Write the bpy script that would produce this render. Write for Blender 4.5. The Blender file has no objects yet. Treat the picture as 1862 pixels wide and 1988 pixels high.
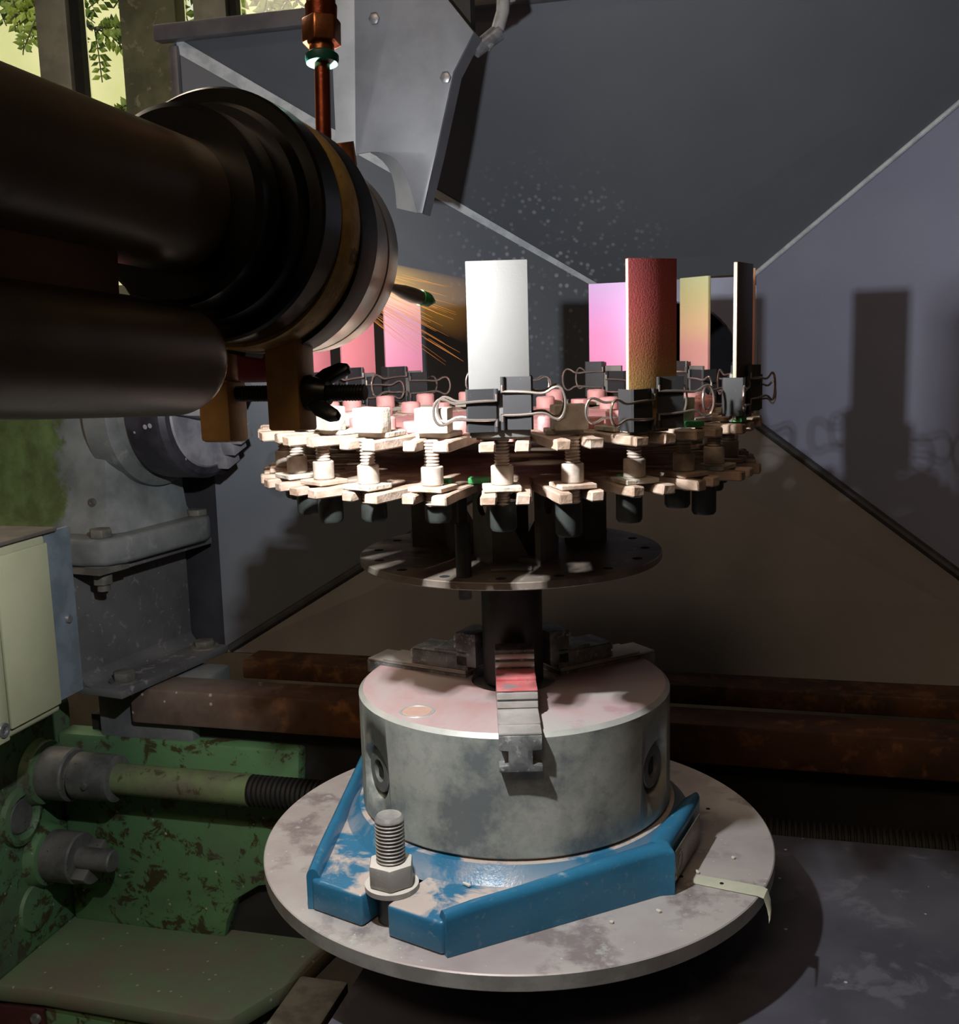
import bpy, bmesh, math, random
from mathutils import Vector, Matrix
random.seed(7)
SC = bpy.context.scene
COL = SC.collection
PI = math.pi

# ------------------------------------------------------------------ camera
FPX, PITCH, ROLL = 2100.0, .1613, .0278
cam_d = bpy.data.cameras.new('camera'); cam = bpy.data.objects.new('camera', cam_d); COL.objects.link(cam)
R0 = Vector((1, 0, 0)); F0 = Vector((0, math.cos(PITCH), -math.sin(PITCH))); U0 = R0.cross(F0)
CX = R0*math.cos(ROLL) - U0*math.sin(ROLL); CU = R0*math.sin(ROLL) + U0*math.cos(ROLL)
mw = Matrix.Identity(4)
for i in range(3):
    mw[i][0] = CX[i]; mw[i][1] = CU[i]; mw[i][2] = -F0[i]
mw[0][3], mw[1][3], mw[2][3] = -.0238, -.8437, .4054
cam.matrix_world = mw
cam_d.sensor_fit = 'VERTICAL'; cam_d.sensor_height = 24.0
cam_d.lens = 24.0*FPX/1988.0
cam_d.clip_start = .02; cam_d.clip_end = 100
SC.camera = cam

# ------------------------------------------------------------------ world, sun, lamps, exposure
W = bpy.data.worlds.new('sky'); SC.world = W; W.use_nodes = True
wn = W.node_tree.nodes['Background']; wn.inputs[0].default_value = (.62, .74, .8, 1); wn.inputs[1].default_value = .55
SC.cycles.max_bounces = 4; SC.cycles.diffuse_bounces = 3; SC.cycles.glossy_bounces = 2; SC.cycles.transmission_bounces = 2; SC.cycles.transparent_max_bounces = 6
SC.cycles.use_light_tree = False; SC.cycles.caustics_reflective = False; SC.cycles.caustics_refractive = False
SC.view_settings.view_transform = 'Standard'
try: SC.view_settings.look = 'None'
except Exception: pass
SC.view_settings.exposure = 0.0; SC.view_settings.gamma = 1.0; SC.view_settings.use_curve_mapping = False

YAW = math.radians(15)
LM = Matrix.Rotation(-YAW, 4, 'Z')                   # machine-shop frame -> world
HM = LM @ Matrix.Translation((-.5824, .2442, 0)) @ Matrix.Rotation(-math.radians(9), 4, 'Z')  # headstock frame

sun_d = bpy.data.lights.new('sun', 'SUN'); sun_d.energy = 2.7; sun_d.color = (1, .95, .78); sun_d.angle = .02
sun = bpy.data.objects.new('sun', sun_d); COL.objects.link(sun)
sun.rotation_euler = Vector((.35, 1.0, -.75)).to_track_quat('-Z', 'Y').to_euler()

# plasma arc: the one strong source in the shop
TN = Vector((-.0973, -.3337, .4485)); TD = Vector((.3101, .9491, -.0620)).normalized()   # torch nose and axis
ARC = Vector((-.118, -.284, .451))
arc_d = bpy.data.lights.new('plasma_arc', 'POINT'); arc_d.energy = 12.0; arc_d.color = (.98, 1.0, 1.0); arc_d.shadow_soft_size = .006
arc = bpy.data.objects.new('plasma_arc', arc_d); COL.objects.link(arc); arc.location = ARC
# added fill lamp above and behind the viewer, warm and dim
lamp_d = bpy.data.lights.new('room_fill_light', 'AREA'); lamp_d.shape = 'RECTANGLE'; lamp_d.size = 1.2; lamp_d.size_y = .5
lamp_d.energy = 17.0; lamp_d.color = (1, .74, .50)
lamp = bpy.data.objects.new('room_fill_light', lamp_d); COL.objects.link(lamp)
lamp.location = LM @ Vector((-.2, -1.85, 1.93))
lamp2_d = bpy.data.lights.new('room_fill_light', 'AREA'); lamp2_d.shape = 'RECTANGLE'; lamp2_d.size = 1.2; lamp2_d.size_y = .5
lamp2_d.energy = 20.0; lamp2_d.color = (1, .84, .64)
lamp2 = bpy.data.objects.new('room_fill_light', lamp2_d); COL.objects.link(lamp2)
lamp2.location = LM @ Vector((-1.7, .9, 1.93))

# ------------------------------------------------------------------ materials
def S(r, g, b):
    return tuple((c/255/12.92 if c/255 <= .04045 else ((c/255+.055)/1.055)**2.4) for c in (r, g, b)) + (1.0,)
MATS = {}
class NT:
    def __init__(s, name):
        s.m = bpy.data.materials.new(name); s.m.use_nodes = True; s.t = s.m.node_tree
        s.b = s.t.nodes['Principled BSDF']; MATS[name] = s.m
        s.tc = s.n('ShaderNodeTexCoord')
    def n(s, k, **kw):
        o = s.t.nodes.new(k)
        for a, v in kw.items(): setattr(o, a, v)
        return o
    def l(s, a, b): s.t.links.new(a, b)
    def noise(s, scale, detail=5, rough=.6, vec=None, dist=0):
        o = s.n('ShaderNodeTexNoise'); o.inputs['Scale'].default_value = scale; o.inputs['Detail'].default_value = detail
        o.inputs['Roughness'].default_value = rough; o.inputs['Distortion'].default_value = dist
        s.l(vec or s.tc.outputs['Object'], o.inputs['Vector']); return o.outputs['Fac']
    def ramp(s, fac, stops):
        o = s.n('ShaderNodeValToRGB'); e = o.color_ramp.elements
        while len(e) < len(stops): e.new(.5)
        for k, (p, c) in enumerate(stops):
            e[k].position = p; e[k].color = c if isinstance(c, tuple) else (c, c, c, 1)
        s.l(fac, o.inputs[0]); return o.outputs[0]
    def mix(s, fac, a, b):
        o = s.n('ShaderNodeMix', data_type='RGBA')
        if isinstance(fac, float): o.inputs[0].default_value = fac
        else: s.l(fac, o.inputs[0])
        for v, i in ((a, 6), (b, 7)):
            if isinstance(v, tuple): o.inputs[i].default_value = v
            else: s.l(v, o.inputs[i])
        return o.outputs[2]
    def math(s, op, a, b=None):
        o = s.n('ShaderNodeMath', operation=op)
        for v, i in ((a, 0), (b, 1)):
            if v is None: continue
            if isinstance(v, (int, float)): o.inputs[i].default_value = v
            else: s.l(v, o.inputs[i])
        return o.outputs[0]
    def speck(s, col, scale, size, color, seed=0, mask=None):
        v = s.n('ShaderNodeTexVoronoi'); v.inputs['Scale'].default_value = scale
        s.l(s.tc.outputs['Object'], v.inputs['Vector'])
        f = s.math('LESS_THAN', v.outputs['Distance'], size)
        sp = s.n('ShaderNodeSeparateColor'); s.l(v.outputs['Color'], sp.inputs[0])
        f = s.math('MULTIPLY', f, s.math('GREATER_THAN', sp.outputs[0], .55))
        if mask is not None: f = s.math('MULTIPLY', f, mask)
        return s.mix(f, col, color)
    def bump(s, fac, strength=.2, dist=.002):
        o = s.n('ShaderNodeBump'); o.inputs['Strength'].default_value = strength; o.inputs['Distance'].default_value = dist
        s.l(fac, o.inputs['Height']); s.l(o.outputs[0], s.b.inputs['Normal'])
    def fin(s, col, rough=.5, metal=0.0, spec=None):
        if isinstance(col, tuple): s.b.inputs['Base Color'].default_value = col
        else: s.l(col, s.b.inputs['Base Color'])
        if isinstance(rough, (int, float)): s.b.inputs['Roughness'].default_value = rough
        else: s.l(rough, s.b.inputs['Roughness'])
        s.b.inputs['Metallic'].default_value = metal
        if spec is not None: s.b.inputs['Specular IOR Level'].default_value = spec
        return s.m
def worn(name, c1, c2, scale=30, lo=.42, hi=.6, rough=.5, metal=0.0, c3=None, s3=90, lo3=.58, hi3=.64, bump=.15, specks=None, spec=None):
    k = NT(name); col = k.ramp(k.noise(scale), [(lo, c1), (hi, c2)])
    if c3: col = k.mix(k.ramp(k.noise(s3, 7, .65, dist=.4), [(lo3, 0.0), (hi3, 1.0)]), col, c3)
    if specks: col = k.speck(col, *specks)
    if bump: k.bump(k.noise(scale*6), bump, .001)
    return k.fin(col, rough, metal, spec)
def dusted(name, paint, paint2, dust, amount=.5, scale=26, rough=.35, lo=.5, hi=.62, metal=0.0):
    k = NT(name); p = k.ramp(k.noise(14), [(.35, paint), (.65, paint2)])
    g = k.n('ShaderNodeNewGeometry'); sx = k.n('ShaderNodeSeparateXYZ'); k.l(g.outputs['Normal'], sx.inputs[0])
    up = k.ramp(sx.outputs[2], [(.55, 0.0), (.95, 1.0)])
    fine = k.ramp(k.noise(170, 6, .7), [(.58, 0.0), (.78, .45)])
    f = k.math('MULTIPLY', k.ramp(k.noise(scale, 7, .62, dist=.3), [(lo, 0.0), (hi, 1.0)]), up)
    f = k.math('MAXIMUM', f, fine)
    k.bump(k.noise(420, 3), .3, .0008)
    return k.fin(k.mix(f, p, dust), rough, metal)

M = {}
def build_mats():
    m = M
    m['wall'] = worn('plaster', S(120, 112, 100), S(100, 94, 84), 4, rough=.9)
    m['concrete'] = worn('concrete', S(110, 104, 92), S(84, 80, 72), 3, rough=.9)
    m['shopfloor'] = worn('floor_concrete', S(70, 64, 56), S(50, 46, 42), 3, rough=.8)
    m['frame'] = worn('window_aluminium', S(150, 150, 138), S(128, 128, 118), 9, rough=.5)
    m['gasket'] = worn('gasket_rubber', S(16, 17, 17), S(24, 24, 24), 30, rough=.8)
    m['pillar'] = worn('pillar_concrete', S(118, 122, 100), S(92, 96, 80), 6, rough=.9, c3=S(140, 140, 120), s3=30)
    k = NT('window_glass'); tr = k.n('ShaderNodeBsdfTransparent'); gl = k.n('ShaderNodeBsdfGlossy'); gl.inputs['Roughness'].default_value = .05
    fr = k.n('ShaderNodeFresnel'); fr.inputs[0].default_value = 1.35; mx = k.n('ShaderNodeMixShader')
    k.l(fr.outputs[0], mx.inputs[0]); k.l(tr.outputs[0], mx.inputs[1]); k.l(gl.outputs[0], mx.inputs[2])
    k.l(mx.outputs[0], k.t.nodes['Material Output'].inputs[0]); m['glass'] = k.m
    m['facade'] = worn('facade_render', S(240, 234, 176), S(226, 224, 160), 1.2, rough=.9, bump=0)
    m['facade2'] = worn('facade_trim', S(236, 236, 214), S(215, 218, 195), 1.2, rough=.9, bump=0)
    k = NT('leaf_green'); m['leaf'] = k.fin(k.ramp(k.noise(3), [(.35, S(70, 96, 22)), (.65, S(128, 140, 40))]), .6)
    m['bark'] = worn('bark', S(70, 64, 46), S(50, 46, 34), 12, rough=.9)
    # hood sheet steel, with a spray deposit in one corner
    k = NT('hood_steel_lit'); col = k.ramp(k.noise(5, 4), [(.3, S(134, 138, 164)), (.7, S(144, 148, 172))])  # right wall and end panel: arc light put in as a brighter, bluer steel
    col = k.mix(k.ramp(k.noise(70, 6, .7), [(.6, 0.0), (.85, .35)]), col, S(160, 162, 174))
    k.bump(k.noise(300), .05, .0005)
    m['hood'] = k.fin(col, k.ramp(k.noise(14), [(.3, .40), (.7, .5)]), .15)
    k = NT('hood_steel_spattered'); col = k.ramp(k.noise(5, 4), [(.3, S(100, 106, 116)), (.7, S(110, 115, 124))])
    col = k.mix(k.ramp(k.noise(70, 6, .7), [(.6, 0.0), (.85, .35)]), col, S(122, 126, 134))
    vm = k.n('ShaderNodeVectorMath', operation='DISTANCE'); k.l(k.tc.outputs['Object'], vm.inputs[0]); vm.inputs[1].default_value = LM @ Vector((-.085, .632, .49)) - LM @ Vector((0, .57, -.02))
    msk = k.math('MULTIPLY', k.ramp(vm.outputs['Value'], [(.02, 1.0), (.17, 0.0)]), k.ramp(k.noise(26, 4), [(.40, 0.0), (.56, 1.0)]))
    v = k.n('ShaderNodeTexVoronoi'); v.inputs['Scale'].default_value = 100; k.l(k.tc.outputs['Object'], v.inputs['Vector'])
    f = k.math('MULTIPLY', k.ramp(v.outputs['Distance'], [(.16, .8), (.36, 0.0)]), msk)
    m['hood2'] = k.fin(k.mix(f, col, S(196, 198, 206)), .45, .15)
    m['hoodfloor'] = worn('hood_floor_steel', S(138, 134, 132), S(128, 124, 122), 5, rough=.36, metal=.15, bump=.02)
    m['joint'] = worn('joint_seal', S(44, 44, 48), S(60, 60, 66), 40, rough=.6)
    m['strip'] = worn('bright_strip', S(214, 220, 226), S(186, 194, 202), 60, rough=.5)
    m['duct'] = worn('duct_inside', S(38, 38, 44), S(52, 52, 60), 10, rough=.7)
    m['rim'] = worn('hood_rim', S(126, 124, 128), S(108, 106, 112), 20, rough=.5, metal=.3)
    m['cover'] = worn('cover_steel', S(128, 132, 140), S(114, 118, 126), 14, rough=.45, metal=.15)
    m['coverlit'] = worn('cover_steel_lit', S(176, 180, 186), S(160, 164, 170), 14, rough=.45, metal=.1)  # lighter copy of the cover steel: light on lip and flange put in colour
    m['hose'] = worn('grey_hose', S(150, 150, 150), S(120, 120, 122), 60, rough=.5)
    m['screw'] = worn('zinc_screw', S(170, 172, 178), S(140, 142, 150), 120, rough=.35, metal=.7)
    # lathe
    k = NT('green_paint'); col = k.ramp(k.noise(7), [(.3, S(84, 124, 86)), (.7, S(96, 138, 96))])
    col = k.mix(k.ramp(k.noise(38, 8, .7, dist=.5), [(.53, 0.0), (.58, 1.0)]), col, S(66, 62, 40))
    col = k.mix(k.ramp(k.noise(5, 5, .6), [(.55, 0.0), (.72, .8)]), col, S(92, 94, 84))
    col = k.speck(col, 60, .1, S(170, 170, 160)); k.bump(k.noise(90), .25, .001); m['green'] = k.fin(col, .55)
    k = NT('green_ledge'); col = k.mix(k.ramp(k.noise(9, 7, .7), [(.4, 0.0), (.6, 1.0)]), S(96, 122, 90), S(108, 104, 90))
    col = k.speck(col, 70, .12, S(160, 158, 145)); k.bump(k.noise(70), .3, .001); m['ledge'] = k.fin(col, .75)
    k = NT('casting_grey'); col = k.ramp(k.noise(12, 7), [(.35, S(92, 98, 100)), (.62, S(128, 132, 134))])
    col = k.mix(k.ramp(k.noise(34, 6, .7, dist=.3), [(.58, 0.0), (.7, .7)]), col, S(150, 152, 150))
    k.bump(k.noise(60), .35, .0015); m['casting'] = k.fin(col, .65)
    k = NT('casting_green_grey'); sx = k.n('ShaderNodeSeparateXYZ'); k.l(k.tc.outputs['Object'], sx.inputs[0])
    g = k.math('ADD', sx.outputs[0], k.math('MULTIPLY', k.noise(34, 8, .75), .11))
    grey = k.ramp(k.noise(14, 7), [(.35, S(96, 102, 104)), (.62, S(136, 142, 146))])
    grn = k.ramp(k.noise(30, 6), [(.4, S(84, 98, 58)), (.65, S(110, 134, 84))])
    k.bump(k.noise(60), .35, .0015)
    m['headstock'] = k.fin(k.mix(k.ramp(g, [(-.016+0, 0.0), (.001, 1.0)]) if False else k.ramp(k.math('ADD', g, .1), [(.070, 0.0), (.082, 1.0)]), grn, grey), .65)
    m['beam'] = worn('beam_steel', S(112, 112, 114), S(92, 92, 96), 9, rough=.55, c3=S(140, 138, 140), s3=60, specks=(90, .08, S(170, 168, 165)), metal=.15)
    m['dark_chuck'] = worn('dark_chuck_steel', S(74, 72, 82), S(52, 50, 58), 30, rough=.45, specks=(55, .16, S(190, 188, 195)), metal=.2)
    m['chuck_face'] = worn('chuck_face_steel', S(168, 168, 178), S(135, 135, 146), 26, rough=.5)
    m['bolt_grey'] = worn('bolt_grey', S(120, 118, 112), S(96, 94, 90), 60, rough=.6, metal=.2)
    m['beige'] = worn('beige_enamel', S(186, 188, 158), S(178, 180, 150), 10, rough=.45, specks=(26, .1, S(215, 215, 200)), bump=.03)
    m['lid'] = worn('box_lid_grey', S(110, 102, 94), S(96, 90, 84), 30, rough=.6)
    m['zincplate'] = worn('blue_zinc_plate', S(138, 152, 164), S(118, 132, 142), 26, rough=.45, metal=.3)
    m['rod'] = worn('rod_green', S(112, 132, 92), S(104, 106, 88), 16, rough=.5, c3=S(80, 74, 56), s3=60)
    m['collar'] = worn('collar_steel', S(116, 116, 114), S(92, 92, 92), 30, rough=.55, metal=.2, specks=(120, .12, S(60, 60, 60)))
    m['rust'] = worn('rusty_rail', S(98, 64, 40), S(70, 46, 32), 14, rough=.6, c3=S(132, 90, 54), s3=40, lo3=.5, hi3=.65, metal=.1)
    k = NT('dusty_rail'); col = k.ramp(k.noise(14), [(.4, S(98, 62, 36)), (.6, S(66, 42, 28))])
    col = k.mix(k.ramp(k.noise(36, 5, .6), [(.55, 0.0), (.66, .8)]), col, S(150, 98, 54))
    d = k.ramp(k.noise(12, 6), [(.4, S(104, 88, 80)), (.6, S(132, 118, 110))]); d = k.speck(d, 70, .14, S(190, 180, 170))
    sx = k.n('ShaderNodeSeparateXYZ'); k.l(k.tc.outputs['Object'], sx.inputs[0])
    f = k.ramp(k.math('ADD', sx.outputs[0], k.math('MULTIPLY', k.noise(20), .12)), [(-.0, 1.0), (.16, 0.0)])
    m['dustrail'] = k.fin(k.mix(f, col, d), .6, .1)
    m['black'] = worn('black_iron', S(26, 25, 24), S(38, 36, 34), 12, rough=.7)
    m['darkred'] = worn('dark_red_panel', S(70, 36, 34), S(56, 28, 28), 20, rough=.5)
    m['table'] = worn('slate_table', S(92, 92, 103), S(78, 78, 88), 9, rough=.5, c3=S(106, 106, 117), s3=22, specks=(48, .07, S(200, 200, 205)), bump=.05)
    m['rustpan'] = worn('rusty_pan', S(92, 66, 44), S(66, 48, 36), 8, rough=.8)
    # turntable stack
    k = NT('disc_steel'); col = k.ramp(k.noise(9, 6, .6), [(.35, S(178, 164, 164)), (.62, S(204, 198, 194))])
    col = k.mix(k.ramp(k.noise(15, 9, .65), [(.52, 0.0), (.60, .8)]), col, S(140, 126, 128))
    col = k.mix(k.ramp(k.noise(30, 7, .65), [(.6, 0.0), (.66, .8)]), col, S(206, 206, 200))
    col = k.speck(col, 120, .1, S(215, 212, 205)); k.bump(k.noise(400), .04, .0004); m['disc'] = k.fin(col, .45, .25)
    m['discedge'] = worn('disc_edge', S(170, 172, 170), S(146, 148, 146), 40, rough=.42, metal=.2)
    k = NT('chuck_side'); vx = k.n('ShaderNodeMapping'); k.l(k.tc.outputs['Object'], vx.inputs[0]); vx.inputs['Scale'].default_value = (1, 1, 1)
    col = k.ramp(k.noise(15, 10, .68), [(.40, S(118, 124, 126)), (.50, S(158, 162, 156)), (.60, S(180, 182, 174))])
    col = k.mix(k.ramp(k.noise(80, 9, .75), [(.52, 0.0), (.72, .55)]), col, S(120, 126, 128))
    k.bump(k.noise(500), .08, .0004); m['chuckside'] = k.fin(col, .40, .25)
    k = NT('chuck_top'); col = k.ramp(k.noise(9, 6, .6, dist=.5), [(.36, S(204, 164, 162)), (.5, S(206, 186, 186)), (.64, S(196, 192, 186))])
    col = k.mix(k.ramp(k.noise(22, 7, .65), [(.58, 0.0), (.66, .7)]), col, S(196, 150, 158)); m['chucktop'] = k.fin(col, .45, .15)
    m['chuckedge'] = worn('chuck_edge', S(196, 196, 190), S(180, 180, 176), 30, rough=.4, metal=.3)
    m['jaw'] = worn('jaw_steel', S(140, 142, 142), S(96, 98, 100), 70, rough=.42, metal=.3, c3=S(176, 176, 172), s3=160)
    m['jawtop'] = worn('jaw_pale_top', S(190, 184, 180), S(170, 164, 160), 40, rough=.35, metal=.3)  # paler steel for step tops and teeth
    m['jawred'] = worn('jaw_red_deposit', S(204, 120, 122), S(190, 96, 96), 50, rough=.5, c3=S(130, 124, 126), s3=40, lo3=.55)
    m['plugtan'] = worn('plug_tan', S(206, 166, 146), S(196, 160, 150), 60, rough=.5)
    m['socket'] = worn('socket_steel', S(120, 122, 120), S(100, 102, 102), 60, rough=.45, metal=.3)
    m['hole'] = worn('dark_hole', S(14, 14, 14), S(20, 20, 20), 30, rough=.9)
    m['blue'] = dusted('blue_hammer_paint', S(46, 108, 144), S(56, 122, 158), S(196, 182, 174), rough=.3, lo=.41, hi=.50)
    m['bluerim'] = dusted('blue_hammer_rim', S(40, 104, 140), S(50, 118, 154), S(170, 178, 180), rough=.28, lo=.66, hi=.72)
    m['nameplate'] = worn('nameplate_tin', S(128, 118, 104), S(104, 96, 86), 40, rough=.4, metal=.5)
    m['stud'] = worn('stud_steel', S(168, 166, 162), S(140, 138, 136), 60, rough=.45, metal=.2)
    m['nut'] = dusted('dusty_nut', S(150, 148, 144), S(128, 126, 122), S(214, 208, 200), rough=.55, lo=.2, hi=.3)
    m['tape'] = worn('paper_tape', S(206, 206, 186), S(196, 198, 178), 40, rough=.7)
    m['grain'] = worn('chip_white', S(220, 216, 205), S(205, 200, 190), 90, rough=.8)
    m['shaft'] = worn('shaft_black_steel', S(60, 58, 58), S(44, 43, 43), 30, rough=.42, metal=.3, c3=S(96, 92, 88), s3=40, lo3=.64, hi3=.72)
    m['plate'] = worn('plate_steel', S(150, 138, 128), S(122, 110, 100), 24, rough=.4, metal=.35, c3=S(166, 158, 150), s3=60)
    m['bracket'] = worn('bracket_steel', S(120, 116, 110), S(92, 88, 84), 20, rough=.5, metal=.25)
    # carousel, dusted with spray deposit
    k = NT('coated_bar'); col = k.ramp(k.noise(40, 6), [(.38, S(150, 126, 108)), (.62, S(184, 164, 150))])
    col = k.mix(k.ramp(k.noise(120, 6, .7), [(.6, 0.0), (.75, .6)]), col, S(104, 82, 66))
    v = k.n('ShaderNodeTexVoronoi'); v.inputs['Scale'].default_value = 24; k.l(k.tc.outputs['Object'], v.inputs['Vector'])
    k.bump(k.noise(220), .5, .0015); m['bar'] = k.fin(col, .7)
    k = NT('coated_block'); col = k.ramp(k.noise(60, 6), [(.38, S(160, 150, 136)), (.62, S(182, 174, 162))])
    col = k.mix(k.ramp(k.noise(34, 5, .6), [(.6, 0.0), (.68, .8)]), col, S(104, 136, 104)); k.bump(k.noise(90), .8, .003); m['block'] = k.fin(col, .8)
    m['pinkcoat'] = worn('pink_coated_steel', S(222, 160, 156), S(206, 140, 142), 60, rough=.6, bump=.3)
    m['green_mask'] = worn('green_masking', S(60, 150, 84), S(48, 126, 70), 60, rough=.5)
    m['thread'] = worn('thread_steel', S(190, 176, 164), S(160, 148, 138), 80, rough=.5, metal=.2)
    m['hangbolt'] = worn('black_oxide_bolt', S(62, 66, 64), S(48, 52, 50), 60, rough=.45, metal=.2)
    k = NT('clip_black'); col = k.ramp(k.noise(260, 4), [(.66, S(50, 50, 52)), (.76, S(110, 104, 102))]); m['clip'] = k.fin(col, .28, .1)
    k = NT('clip_wire'); m['wire'] = k.fin(S(190, 176, 168), .22, .85)
    # torch
    m['torch_tube'] = worn('torch_tube_steel', S(128, 114, 96), S(108, 98, 86), 12, rough=.34, metal=.5, c3=S(92, 84, 74), s3=20, bump=.03)
    k = NT('torch_black'); m['torch_black'] = k.fin(k.ramp(k.noise(40), [(.4, S(9, 9, 10)), (.6, S(15, 15, 16))]), .26)
    m['band'] = worn('rubber_band', S(16, 17, 19), S(26, 26, 28), 30, rough=.5)
    m['brass'] = worn('old_brass', S(206, 172, 104), S(170, 134, 76), 50, rough=.38, metal=.35, c3=S(120, 92, 54), s3=70, bump=.4)
    m['lug'] = worn('brass_lug', S(206, 160, 100), S(184, 138, 82), 40, rough=.45, metal=.1, bump=.1)
    m['nose'] = worn('nickel_nose', S(186, 172, 156), S(164, 150, 136), 40, rough=.3, metal=.75)
    m['blackbolt'] = worn('black_bolt', S(20, 20, 22), S(32, 31, 32), 60, rough=.35)
    m['copper'] = worn('copper_pipe', S(150, 74, 48), S(122, 56, 38), 40, rough=.28, metal=.8)
    m['brassfit'] = worn('brass_fitting', S(186, 120, 78), S(150, 92, 60), 50, rough=.3, metal=.8)
    m['teal'] = worn('teal_collar', S(26, 92, 80), S(22, 80, 72), 40, rough=.4)
    m['redhose'] = worn('red_hose', S(150, 44, 66), S(128, 34, 54), 30, rough=.35)
    m['greentip'] = worn('green_tip', S(70, 190, 90), S(50, 150, 70), 300, rough=.5)
    m['clampblock'] = worn('brown_bakelite', S(132, 84, 46), S(108, 68, 38), 30, rough=.5)
build_mats()
def plate_mat(name, stops, rough=.45, metal=.2, grain=.25):
    k = NT(name); sx = k.n('ShaderNodeSeparateXYZ'); k.l(k.tc.outputs['Generated'], sx.inputs[0])
    f = k.math('ADD', sx.outputs[2], k.math('MULTIPLY', k.math('SUBTRACT', k.noise(40, 3), .5), .10))
    col = k.ramp(f, stops); k.bump(k.noise(700, 3), grain, .0006); return k.fin(col, rough, metal)

# ------------------------------------------------------------------ mesh builder
class MB:
    PRE = None
    def __init__(s, T=None): s.v = []; s.f = []; s.T = T
    def add(s, vs, fs, T=None):
        o = len(s.v)
        for p in vs:
            p = Vector(p)
            if T is not None: p = T @ p
            s.v.append(p)
        s.f += [tuple(i+o for i in q) for q in fs]; return s
    def box(s, x0, x1, y0, y1, z0, z1, T=None):
        vs = [(x, y, z) for z in (z0, z1) for y in (y0, y1) for x in (x0, x1)]
        return s.add(vs, [(0, 2, 3, 1), (4, 5, 7, 6), (0, 1, 5, 4), (2, 6, 7, 3), (0, 4, 6, 2), (1, 3, 7, 5)], T)
    def prism(s, poly, z0, z1, T=None):
        n = len(poly); vs = [(x, y, z0) for x, y in poly] + [(x, y, z1) for x, y in poly]
        fs = [tuple(range(n-1, -1, -1)), tuple(range(n, 2*n))] + [(i, (i+1) % n, n+(i+1) % n, n+i) for i in range(n)]
        return s.add(vs, fs, T)
    def lathe(s, prof, n=48, T=None, closed=False):
        """revolve (t, r) along local z; r = 0 at either end closes it"""
        vs = []; idx = []
        for t, r in prof:
            if r < 1e-7: idx.append([len(vs)]); vs.append((0, 0, t))
            else:
                idx.append(list(range(len(vs), len(vs)+n)))
                vs += [(r*math.cos(2*PI*k/n), r*math.sin(2*PI*k/n), t) for k in range(n)]
        fs = []
        rng = list(range(len(prof)-1)) + ([len(prof)-1] if closed else [])
        for i in rng:
            a, b = idx[i], idx[(i+1) % len(prof)]
            for k in range(n):
                k2 = (k+1) % n
                if len(a) == 1 and len(b) == 1: continue
                if len(a) == 1: fs.append((a[0], b[k], b[k2]))
                elif len(b) == 1: fs.append((a[k], a[k2], b[0]))
                else: fs.append((a[k], a[k2], b[k2], b[k]))
        return s.add(vs, fs, T)
    def cyl(s, p0, p1, r0, r1=None, n=20):
        p0 = Vector(p0); p1 = Vector(p1); r1 = r0 if r1 is None else r1
        return s.lathe([(0, 0), (0, r0), ((p1-p0).length, r1), ((p1-p0).length, 0)], n, axis_T(p0, p1-p0))
    def tube(s, path, r, n=8, closed=False):
        P_ = [Vector(p) for p in path]; m = len(P_); rr = r if isinstance(r, (list, tuple)) else [r]*m
        vs = []; prev = None
        for i, p in enumerate(P_):
            if closed: t = P_[(i+1) % m]-P_[i-1]
            else: t = P_[min(i+1, m-1)]-P_[max(i-1, 0)]
            t.normalize()
            if prev is None:
                a = t.orthogonal().normalized()
            else:
                a = (prev-t*prev.dot(t)).normalized()
            prev = a; b = t.cross(a)
            vs += [p+(a*math.cos(2*PI*k/n)+b*math.sin(2*PI*k/n))*rr[i] for k in range(n)]
        fs = []
        for i in range(m if closed else m-1):
            j = (i+1) % m
            fs += [(i*n+k, i*n+(k+1) % n, j*n+(k+1) % n, j*n+k) for k in range(n)]
        if not closed: fs += [tuple(range(n-1, -1, -1)), tuple(range((m-1)*n, m*n))]
        return s.add(vs, fs)
    def mesh(s, name, mat, origin=Vector(), bevel=0.0, seg=2, smooth=True, mats=None, fmat=None):
        bm = bmesh.new(); T = s.T
        if MB.PRE is not None: T = MB.PRE @ T if T is not None else MB.PRE
        vv = [bm.verts.new((T @ p if T is not None else p) - origin) for p in s.v]
        for k, q in enumerate(s.f):
            try:
                f = bm.faces.new([vv[i] for i in q])
                if fmat: f.material_index = fmat[k]
            except ValueError: pass
        bmesh.ops.recalc_face_normals(bm, faces=bm.faces[:])
        if bevel:
            ed = [e for e in bm.edges if len(e.link_faces) == 2 and e.calc_face_angle(0) > .5]
            bmesh.ops.bevel(bm, geom=ed, offset=bevel, segments=seg, profile=.5, affect='EDGES', clamp_overlap=True)
        if smooth:
            for f in bm.faces: f.smooth = True
            for e in bm.edges:
                if len(e.link_faces) == 2 and e.calc_face_angle(0) > .6: e.smooth = False
        me = bpy.data.meshes.new(name); bm.to_mesh(me); bm.free()
        for x in (mats or [mat]): me.materials.append(M[x] if isinstance(x, str) else x)
        return me
    def build(s, name, mat, parent=None, origin=None, **kw):
        if parent is not None: org = wloc(parent)
        elif origin is not None: org = Vector(origin)
        else:
            w = [(s.T @ p if s.T is not None else p) for p in s.v]
            if MB.PRE is not None: w = [MB.PRE @ p for p in w]
            org = Vector(((min(p.x for p in w)+max(p.x for p in w))/2, (min(p.y for p in w)+max(p.y for p in w))/2, min(p.z for p in w)))
        me = s.mesh(name, mat, org, **kw)
        o = bpy.data.objects.new(name, me); COL.objects.link(o)
        if parent is not None: o.parent = parent
        else: o.location = org
        return o
WL = {}
def wloc(o):
    p = Vector()
    while o is not None: p += o.location; o = o.parent
    return p
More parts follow.
